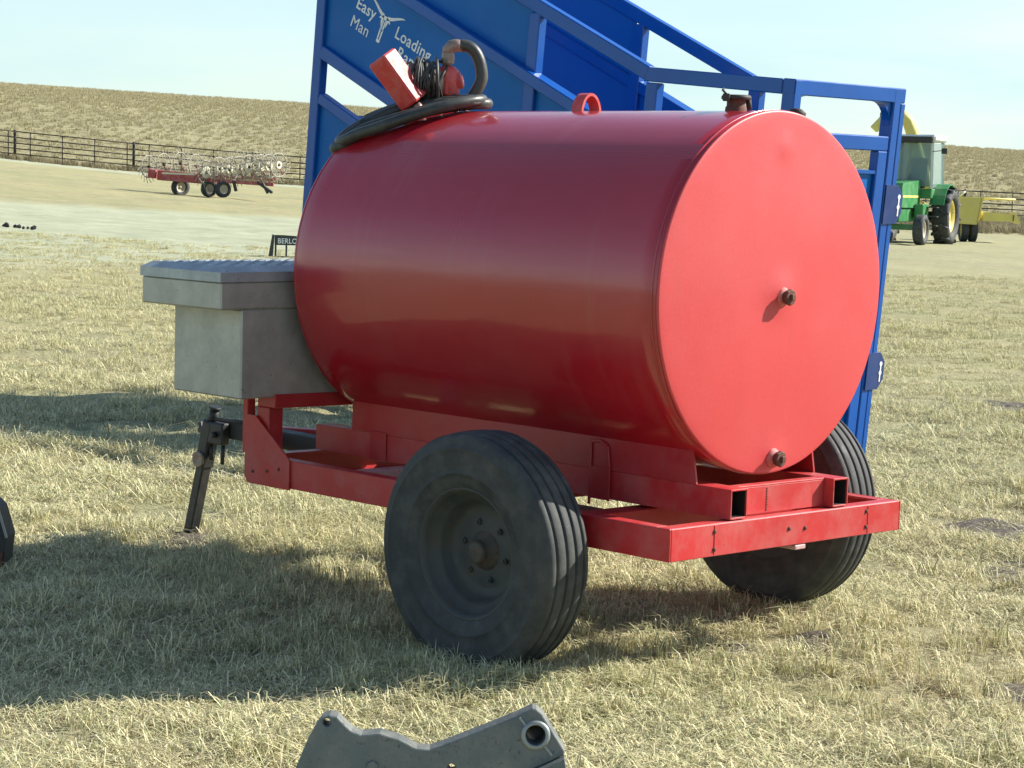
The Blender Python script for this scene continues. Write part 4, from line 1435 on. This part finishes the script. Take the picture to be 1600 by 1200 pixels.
# ------------------------------------------------------------------ pipe fence
fp = placed(110.5, -26.8)
fn_ = thing('pipe_fence', 'long rusty brown pipe fence running along the foot of the pasture hill', 'fence', fp)
def fpt(l, z):
    x, y = xy(110.5, l)
    return V(x, y, gz(x, y) + z)
LP = [-26.8 + 6.33 * k for k in range(-3, 13)]
for i, l in enumerate(LP):
    s = MB()
    s.tube([fpt(l, -0.1), fpt(l, 1.56)], 0.075, 8)
    obj('fence_post', s, M['fence'], fn_)
    if i + 1 < len(LP):
        l2 = LP[i + 1]
        for z in (0.30, 0.58, 0.86, 1.16, 1.48):
            s = MB()
            s.tube([fpt(l + 0.08, z + random.uniform(-0.015, 0.015)), fpt(l2 - 0.08, z + random.uniform(-0.015, 0.015))], 0.030, 6)
            obj('rail', s, M['fence'], fn_)
        for o_ in (0.82, 2.53, 4.25, 5.98):
            s = MB()
            s.tube([fpt(l + o_, 0.1), fpt(l + o_, 1.47)], 0.028, 6)
            obj('stay', s, M['fence'], fn_)

# ------------------------------------------------------------------ foreground casting
def plate_with_holes(outer, holes, f0, f1):
    """solid plate: outline and round holes, faces filled by triangles"""
    m = MB()
    bm = m.bm
    for f, flip in ((f0, False), (f1, True)):
        edges = []
        loops = []
        for lp_ in [outer] + holes:
            vs = [bm.verts.new(f(*p)) for p in lp_]
            loops.append(vs)
            edges += [bm.edges.new((vs[i], vs[(i + 1) % len(vs)])) for i in range(len(vs))]
        bmesh.ops.triangle_fill(bm, use_beauty=True, use_dissolve=False, edges=edges)
        if not flip:
            first = loops
        else:
            for A, B in zip(first, loops):
                n = len(A)
                for i in range(n):
                    bm.faces.new((A[i], A[(i + 1) % n], B[(i + 1) % n], B[i]))
    return m
cxp, cyp, cd_ = 665, 1306, 5.1
g0 = CAM + f2 * cd_ + rr * ((cxp - 800) / 3226.36 * cd_) - uu * ((cyp - 600) / 3226.36 * cd_)
cast = thing('cast_bracket', 'grey cast steel implement bracket with bored boss lying at the bottom edge', 'bracket', (g0.x, g0.y, -0.03), (0, 0, yaw + 0.0))
kq = cd_ / 3226.36
def cpt(px, py):
    return ((px - cxp) * kq, (cyp - py) * kq * 1.02)
BT = 0.16
def cface(dep):
    return lambda a, c: V(a, -0.045 + dep + c * BT, c + 0.0)
def ring_(px, py, r, n=18):
    a0, c0 = cpt(px, py)
    return [(a0 + r * kq * math.cos(2 * math.pi * i / n), c0 + r * kq * math.sin(2 * math.pi * i / n)) for i in range(n)]
out_px = [(420, 1304), (459, 1203), (476, 1160), (490, 1134), (499, 1121), (511, 1117), (523, 1119), (533, 1129), (546, 1140), (562, 1145), (590, 1142), (620, 1150), (648, 1163), (668, 1164), (690, 1156), (740, 1136), (800, 1111), (826, 1098), (832, 1099), (842, 1107), (860, 1134), (878, 1160), (878, 1166), (850, 1180), (822, 1192), (770, 1200), (720, 1215), (700, 1240), (690, 1304)]
ol = [cpt(*p) for p in out_px]
m_ = plate_with_holes(ol, [ring_(832, 1138, 15), ring_(507, 1128, 6), ring_(703, 1191, 6.5)], cface(0.0), cface(0.055))
cast_plate = obj('plate', m_, M['cast'], cast, world=False)
bv = cast_plate.modifiers.new('soft_edges', 'BEVEL')
bv.width = 0.004
bv.segments = 2
bv.limit_method = 'ANGLE'
bv.angle_limit = math.radians(40)
a0, c0 = cpt(832, 1138)
bo = MB()
nrm = Vector((0, -1, BT)).normalized()
bc0 = cface(0.0)(a0, c0)
bo.lathe([(-0.001, 0.0245), (0.007, 0.0250), (0.008, 0.0275), (0.007, 0.0345), (-0.001, 0.037)], bc0, nrm, 32)
obj('boss', bo, M['castring'], cast, world=False)
bo = MB()
bo.lathe([(-0.050, 0.0), (-0.050, 0.0232), (-0.002, 0.0236)], bc0, nrm, 24)
obj('bore', bo, M['dark'], cast, world=False)
for (pa_, pb_) in (((806, 1112), (818, 1126)), ((846, 1153), (858, 1168))):
    s = MB()
    a, b = cface(-0.001)(*cpt(*pa_)), cface(-0.001)(*cpt(*pb_))
    s.bar(a, b, 0.006, 0.005, up=tuple(nrm), bev=0.001)
    obj('parting_rib', s, M['castring'], cast, world=False)
s = MB()
s.prism([cpt(820, 1193.5), cpt(877, 1168), cpt(880, 1184), cpt(835, 1208)], cface(-0.030), cface(0.052))
obj('heel', s, M['cast'], cast, world=False)
s = MB()
s.lathe([(0, 0.016), (0.010, 0.014), (0.012, 0)], cface(0.0)(*cpt(580, 1192)), nrm, 6, smooth=False)
obj('bolt_head', s, M['cast'], cast, world=False)

# ------------------------------------------------------------------ implement end at the left edge
dq = 8.3
ip = CAM + f2 * dq + rr * ((-10 - 800) / 3226.36 * dq) - uu * ((905 - 600) / 3226.36 * dq)
im = thing('implement_arm', 'black steel implement end with pale worn edge entering at the left edge', 'implement', (ip.x, ip.y, -0.03), (0, 0, yaw))
ki = dq / 3226.36
def ipt(px, py):
    return ((px + 10) * ki, (900 - py) * ki)
s = MB()
s.prism([ipt(x, y) for x, y in ((-160, 905), (8, 903), (14, 845), (1, 800), (-30, 770), (-160, 740))], lambda a, c: V(a, -0.04, c), lambda a, c: V(a, 0.10, c))
arm = obj('arm', s, M['dark'], im, world=False)
s = MB()
for a, b in (((-160, 741), (-30, 771)), ((-30, 771), (1, 801)), ((1, 801), (14, 845))):
    p_, q_ = ipt(*a), ipt(*b)
    s.bar(V(p_[0], -0.041, p_[1]), V(q_[0], -0.041, q_[1]), 0.008, 0.012, up=(0, -1, 0))
obj('worn_edge', s, M['castring'], im, world=False)
s = MB()
s.prism([ipt(x, y) for x, y in ((-60, 902), (6, 901), (9, 868), (-60, 872))], lambda a, c: V(a, -0.047, c), lambda a, c: V(a, -0.0405, c))
obj('rusty_pad', s, M['rust'], im, world=False)

# ------------------------------------------------------------------ grass, one blade at a time
def blade_mat(name, a, b_, tint_noise=True):
    m, t, b = nodes(name)
    geo = t.nodes.new('ShaderNodeNewGeometry')
    pos = geo.outputs['Position']
    info = t.nodes.new('ShaderNodeObjectInfo')
    rnd = info.outputs['Random']
    isl = geo.outputs['Random Per Island']
    c = ground_colour(t, pos)
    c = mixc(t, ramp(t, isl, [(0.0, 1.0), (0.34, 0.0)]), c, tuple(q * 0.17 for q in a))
    c = mixc(t, ramp(t, isl, [(0.34, 0.0), (0.66, 1.0)]), c, a)
    g = ramp(t, isl, [(0.80, 0.0), (0.86, 1.0)])
    c = mixc(t, g, c, b_)
    c = mixc(t, ramp(t, rnd, [(0.0, 0.0), (1.0, 0.35)]), c, (0.56, 0.47, 0.27))
    tr_ = t.nodes.new('ShaderNodeBsdfTranslucent')
    mixs = t.nodes.new('ShaderNodeMixShader')
    mixs.inputs[0].default_value = 0.16
    t.links.new(c, b.inputs['Base Color'])
    t.links.new(c, tr_.inputs['Color'])
    b.inputs['Roughness'].default_value = 0.7
    b.inputs['Specular IOR Level'].default_value = 0.25
    out = t.nodes['Material Output']
    t.links.new(b.outputs[0], mixs.inputs[1])
    t.links.new(tr_.outputs[0], mixs.inputs[2])
    t.links.new(mixs.outputs[0], out.inputs['Surface'])
    return m
M['blade'] = blade_mat('dry_grass_blade', (0.92, 0.85, 0.53), (0.42, 0.45, 0.22))
M['tussock'] = blade_mat('pasture_blade', (0.56, 0.50, 0.31), (0.42, 0.37, 0.22))
M['weed'] = blade_mat('brown_weed_blade', (0.16, 0.11, 0.07), (0.10, 0.085, 0.05))

def clump(nb, spread, hmin, hmax, width, lean, mat):
    vs, fs = [], []
    for i in range(nb):
        r = spread * math.sqrt(rng.random())
        a = rng.random() * 2 * math.pi
        bx, by = r * math.cos(a), r * math.sin(a)
        h = rng.uniform(hmin, hmax)
        d = rng.random() * 2 * math.pi
        ln = lean * rng.uniform(0.3, 1.6)
        w = width * rng.uniform(0.6, 1.3)
        fx, fy = math.cos(d), math.sin(d)
        sx, sy = -fy * w / 2, fx * w / 2
        dr = rng.uniform(-0.4, 0.4)
        k = len(vs)
        m1 = (bx + fx * h * ln * 0.45, by + fy * h * ln * 0.45, h * 0.62)
        m2 = (bx + (fx + dr * -fy) * h * ln * 1.25, by + (fy + dr * fx) * h * ln * 1.25, max(0.008, h * max(0.10, 1.0 - 0.42 * ln)))
        vs += [(bx - sx, by - sy, -0.01), (bx + sx, by + sy, -0.01), (m1[0] + sx * 0.8, m1[1] + sy * 0.8, m1[2]), (m1[0] - sx * 0.8, m1[1] - sy * 0.8, m1[2]), m2]
        fs += [(k, k + 1, k + 2, k + 3), (k + 3, k + 2, k + 4)]
    me = bpy.data.meshes.new('grass_clump')
    me.from_pydata(vs, [], fs)
    me.materials.append(mat)
    return me

def scatter(name, pts, rots, scales, idx, clumps, label, cat):
    col = bpy.data.collections.new(name + '_clumps')
    for i, me in enumerate(clumps):
        o = bpy.data.objects.new('clump_%02d' % i, me)
        col.objects.link(o)
    me = bpy.data.meshes.new(name)
    me.vertices.add(len(pts))
    me.vertices.foreach_set('co', np.asarray(pts, np.float32).ravel())
    for an, ty, arr in (('rz', 'FLOAT', rots), ('sc', 'FLOAT', scales), ('ix', 'INT', idx)):
        at = me.attributes.new(an, ty, 'POINT')
        at.data.foreach_set('value', np.asarray(arr, np.int32 if ty == 'INT' else np.float32))
    o = bpy.data.objects.new(name, me)
    C.objects.link(o)
    tag(o, label, cat, kind='stuff')
    ng = bpy.data.node_groups.new(name + '_nodes', 'GeometryNodeTree')
    ng.interface.new_socket('Geometry', in_out='INPUT', socket_type='NodeSocketGeometry')
    ng.interface.new_socket('Geometry', in_out='OUTPUT', socket_type='NodeSocketGeometry')
    N = ng.nodes.new
    gi, go = N('NodeGroupInput'), N('NodeGroupOutput')
    ci = N('GeometryNodeCollectionInfo')
    ci.inputs['Collection'].default_value = col
    ci.inputs['Separate Children'].default_value = True
    ci.inputs['Reset Children'].default_value = True
    ip_ = N('GeometryNodeInstanceOnPoints')
    ip_.inputs['Pick Instance'].default_value = True
    def attr(nm, ty):
        a = N('GeometryNodeInputNamedAttribute')
        a.data_type = ty
        a.inputs['Name'].default_value = nm
        return a.outputs['Attribute']
    cx_ = N('ShaderNodeCombineXYZ')
    LK = ng.links.new
    LK(attr('rz', 'FLOAT'), cx_.inputs['Z'])
    LK(gi.outputs[0], ip_.inputs['Points'])
    LK(ci.outputs[0], ip_.inputs['Instance'])
    LK(attr('ix', 'INT'), ip_.inputs['Instance Index'])
    LK(cx_.outputs[0], ip_.inputs['Rotation'])
    LK(attr('sc', 'FLOAT'), ip_.inputs['Scale'])
    LK(ip_.outputs[0], go.inputs[0])
    mod = o.modifiers.new('scatter', 'NODES')
    mod.node_group = ng
    return o

def vnoise(x, y, f, seed):
    """smooth value noise on arrays"""
    r = np.random.default_rng(seed)
    T = r.random((256, 256))
    u, v = x * f, y * f
    i, j = np.floor(u).astype(int), np.floor(v).astype(int)
    a, b = u - i, v - j
    a, b = a * a * (3 - 2 * a), b * b * (3 - 2 * b)
    g = lambda p, q_: T[p % 256, q_ % 256]
    return (g(i, j) * (1 - a) + g(i + 1, j) * a) * (1 - b) + (g(i, j + 1) * (1 - a) + g(i + 1, j + 1) * a) * b

clumps = [clump(40, 0.068, 0.014, 0.036, 0.0031, 1.75, M['blade']) for _ in range(6)]
clumps += [clump(40, 0.058, 0.022, 0.050, 0.0030, 1.45, M['blade']) for _ in range(4)]
clumps += [clump(20, 0.090, 0.035, 0.080, 0.0030, 2.10, M['blade']) for _ in range(4)]
clumps += [clump(28, 0.038, 0.045, 0.105, 0.0030, 0.75, M['blade']) for _ in range(3)]

SOIL = [(-0.04, 0.36, 0.10, 0.16), (-0.92, 3.0, 0.30, 0.35), (-0.30, 2.22, 0.22, 0.40), (-0.16, 0.05, 0.12, 0.14), (-3.78, 8.1, 0.30, 0.5), (-3.03, -0.15, 0.16, 0.22), (0.81, 0.30, 0.12, 0.16), (-1.1, -0.2, 0.14, 0.2)]

def bands():
    PX_, PY_, SC, IX = [], [], [], []
    for d0, d1, dens, s0, s1, hw in ((4.3, 9.5, 640, 0.75, 1.25, 0.36), (9.5, 16, 300, 0.9, 1.5, 0.33), (16, 26, 130, 0.9, 1.35, 0.31), (26, 38, 55, 0.8, 1.2, 0.29)):
        area = hw * (d1 * d1 - d0 * d0)
        n = int(area * dens)
        d = np.sqrt(rng.uniform(d0 * d0, d1 * d1, n))
        l = rng.uniform(-hw, hw, n) * d
        x, y = xy(d, l)
        cov = 0.6 * vnoise(x, y, 1.1, 3) + 0.4 * vnoise(x, y, 4.3, 4)
        keep = rng.random(n) < np.clip((cov - 0.26) * 3.4, 0.12, 1.0)
        x, y, cov = x[keep], y[keep], cov[keep]
        m = len(x)
        tall = vnoise(x, y, 0.9, 9) * 0.55 + vnoise(x, y, 3.1, 10) * 0.45
        u = rng.random(m)
        ix = np.where(u < np.clip((tall - 0.50) * 2.4, 0.0, 0.22), 14 + rng.integers(0, 3, m), np.where(u < 0.15 + np.clip((tall - 0.40) * 2.2, 0, 0.6), 6 + rng.integers(0, 8, m), rng.integers(0, 6, m)))
        sc = rng.uniform(s0, s1, m) * (0.75 + 0.5 * cov)
        PX_.append(x); PY_.append(y); SC.append(sc); IX.append(ix)
    # longer tufts left standing round tyres, jack and bracket
    for cx0, cy0, n, sp in ((AX, -TRK, 170, 0.30), (AX + 0.15, -TRK - 0.15, 120, 0.22), (AX, TRK, 120, 0.30), (-1.35, -0.55, 200, 0.42), (-2.8, 0.3, 60, 0.25), (0.2, 0.25, 100, 0.40), (-0.2, -0.3, 90, 0.35), (-2.3, -0.35, 90, 0.35)):
        x = cx0 + rng.normal(0, sp, n); y = cy0 + rng.normal(0, sp * 0.8, n)
        PX_.append(x); PY_.append(y); SC.append(rng.uniform(0.8, 1.25, n)); IX.append(14 + rng.integers(0, 3, n))
    x, y, sc, ix = (np.concatenate(a) for a in (PX_, PY_, SC, IX))
    for x0, y0, rx, ry in SOIL:
        ddx, ddy = x - x0, y - y0
        e = np.hypot((ddx * rgt.x + ddy * rgt.y) / rx, (ddx * fwd.x + ddy * fwd.y) / ry)
        k = (e > 1.0) | (rng.random(len(x)) < 0.18 + 0.5 * np.clip(e - 0.5, 0, 1))
        x, y, sc, ix = x[k], y[k], sc[k], ix[k]
    # nothing grows up through the tyres
    for wy in (-TRK, TRK):
        k = ~((np.abs(x - AX) < 0.17) & (np.abs(y - wy) < 0.115))
        x, y, sc, ix = x[k], y[k], sc[k], ix[k]
    d, l = dl(x, y)
    z = terrain_dl(d, l) + roughness_np(x, y)
    return np.stack([x, y, z], 1), sc, ix
pts, sc, ix = bands()
scatter('grass', pts, rng.uniform(0, 6.283, len(pts)), sc, ix, clumps, 'short dry straw coloured grass covering the yard around the trailer', 'grass')

wc = [clump(40, 0.16, 0.12, 0.42, 0.012, 0.55, M['weed']) for _ in range(5)]
n = 2600
d = rng.normal(110.0, 0.9, n)
l = rng.uniform(-42, 46, n)
n2 = 1500
d = np.concatenate([d, rng.uniform(76, 106, n2)])
l = np.concatenate([l, rng.uniform(0.175, 0.33, n2) * d[n:]])
x, y = xy(d, l)
z = terrain_dl(d, l)
scatter('weeds', np.stack([x, y, z], 1), rng.uniform(0, 6.283, len(x)), rng.uniform(0.5, 1.25, len(x)), rng.integers(0, 5, len(x)), wc, 'dark brown dead weeds along the foot of the pipe fence', 'weeds')

hc_ = [clump(46, 0.30, 0.15, 0.50, 0.030, 0.7, M['tussock']) for _ in range(5)]
n = 26000
d = np.sqrt(rng.uniform(115.0 ** 2, 352.0 ** 2, n))
l = rng.uniform(-0.33, 0.33, n) * d
x, y = xy(d, l)
scatter('pasture_grass', np.stack([x, y, terrain_dl(d, l)], 1), rng.uniform(0, 6.283, n), rng.uniform(0.3, 0.85, n) * (0.6 + d / 350.0), rng.integers(0, 5, n), hc_, 'tall dry tan pasture grass covering the hill beyond the fence', 'pasture grass')

# bare worn soil patches in the lawn
def soil_mat():
    m, t, b = nodes('bare_soil')
    pos = t.nodes.new('ShaderNodeNewGeometry').outputs['Position']
    a = tex(t, 14, 6, 0.75, vec=pos)
    c = mixc(t, ramp(t, a, [(0.35, 0.0), (0.68, 1.0)]), (0.055, 0.045, 0.035), (0.19, 0.16, 0.12))
    t.links.new(c, b.inputs['Base Color'])
    b.inputs['Roughness'].default_value = 0.95
    bump(t, b, a, 1.0, 0.04)
    return m
SM = soil_mat()
for k, (x0, y0, rx, ry) in enumerate(SOIL):
    m = MB()
    N_, R_ = 26, 5
    rows = []
    for j in range(1, R_ + 1):
        row = []
        for i in range(N_):
            a = 2 * math.pi * i / N_
            f = j / R_
            wob = 1 + 0.38 * mnoise.noise(Vector((math.cos(a) * 1.7, math.sin(a) * 1.7, k * 3.3)))
            x = x0 + rgt.x * math.cos(a) * rx * f * wob + fwd.x * math.sin(a) * ry * f * wob
            y = y0 + rgt.y * math.cos(a) * rx * f * wob + fwd.y * math.sin(a) * ry * f * wob
            row.append(m.bm.verts.new((x, y, gz(x, y) + float(roughness_np(x, y)) + (0.012 + 0.02 * mnoise.noise(Vector((x * 9, y * 9, 1)))) * (1 - f ** 2) + (0.006 if j < R_ else -0.012))))
        rows.append(row)
    c0_ = m.bm.verts.new((x0, y0, gz(x0, y0) + float(roughness_np(x0, y0)) + 0.02))
    for i in range(N_):
        m.bm.faces.new((c0_, rows[0][i], rows[0][(i + 1) % N_]))
        for j in range(R_ - 1):
            m.bm.faces.new((rows[j][i], rows[j + 1][i], rows[j + 1][(i + 1) % N_], rows[j][(i + 1) % N_])).smooth = True
    me = m.mesh('bare_soil', SM)
    structure('bare_soil', me)

# dark clods by the gravel lane at the left
cl_ = MB()
for i in range(16):
    dd, ll = 39.5 + random.uniform(-0.25, 0.35), -9.85 + i * 0.042 + random.uniform(-0.03, 0.03)
    x_, y_ = xy(dd, ll)
    r_ = random.uniform(0.025, 0.06) * (1.5 if i in (2, 3, 4) else 0.8)
    b_ = bmesh.ops.create_icosphere(cl_.bm, subdivisions=1, radius=r_)
    for v in b_['verts']:
        v.co = v.co * random.uniform(0.8, 1.2) + V(x_, y_, gz(x_, y_) + r_ * 0.6)
clo = obj('dirt_clods', cl_, M['shade_clod'])
tag(clo, 'dark dirt clods lying on the pale ground at the far left', 'clods', kind='stuff')
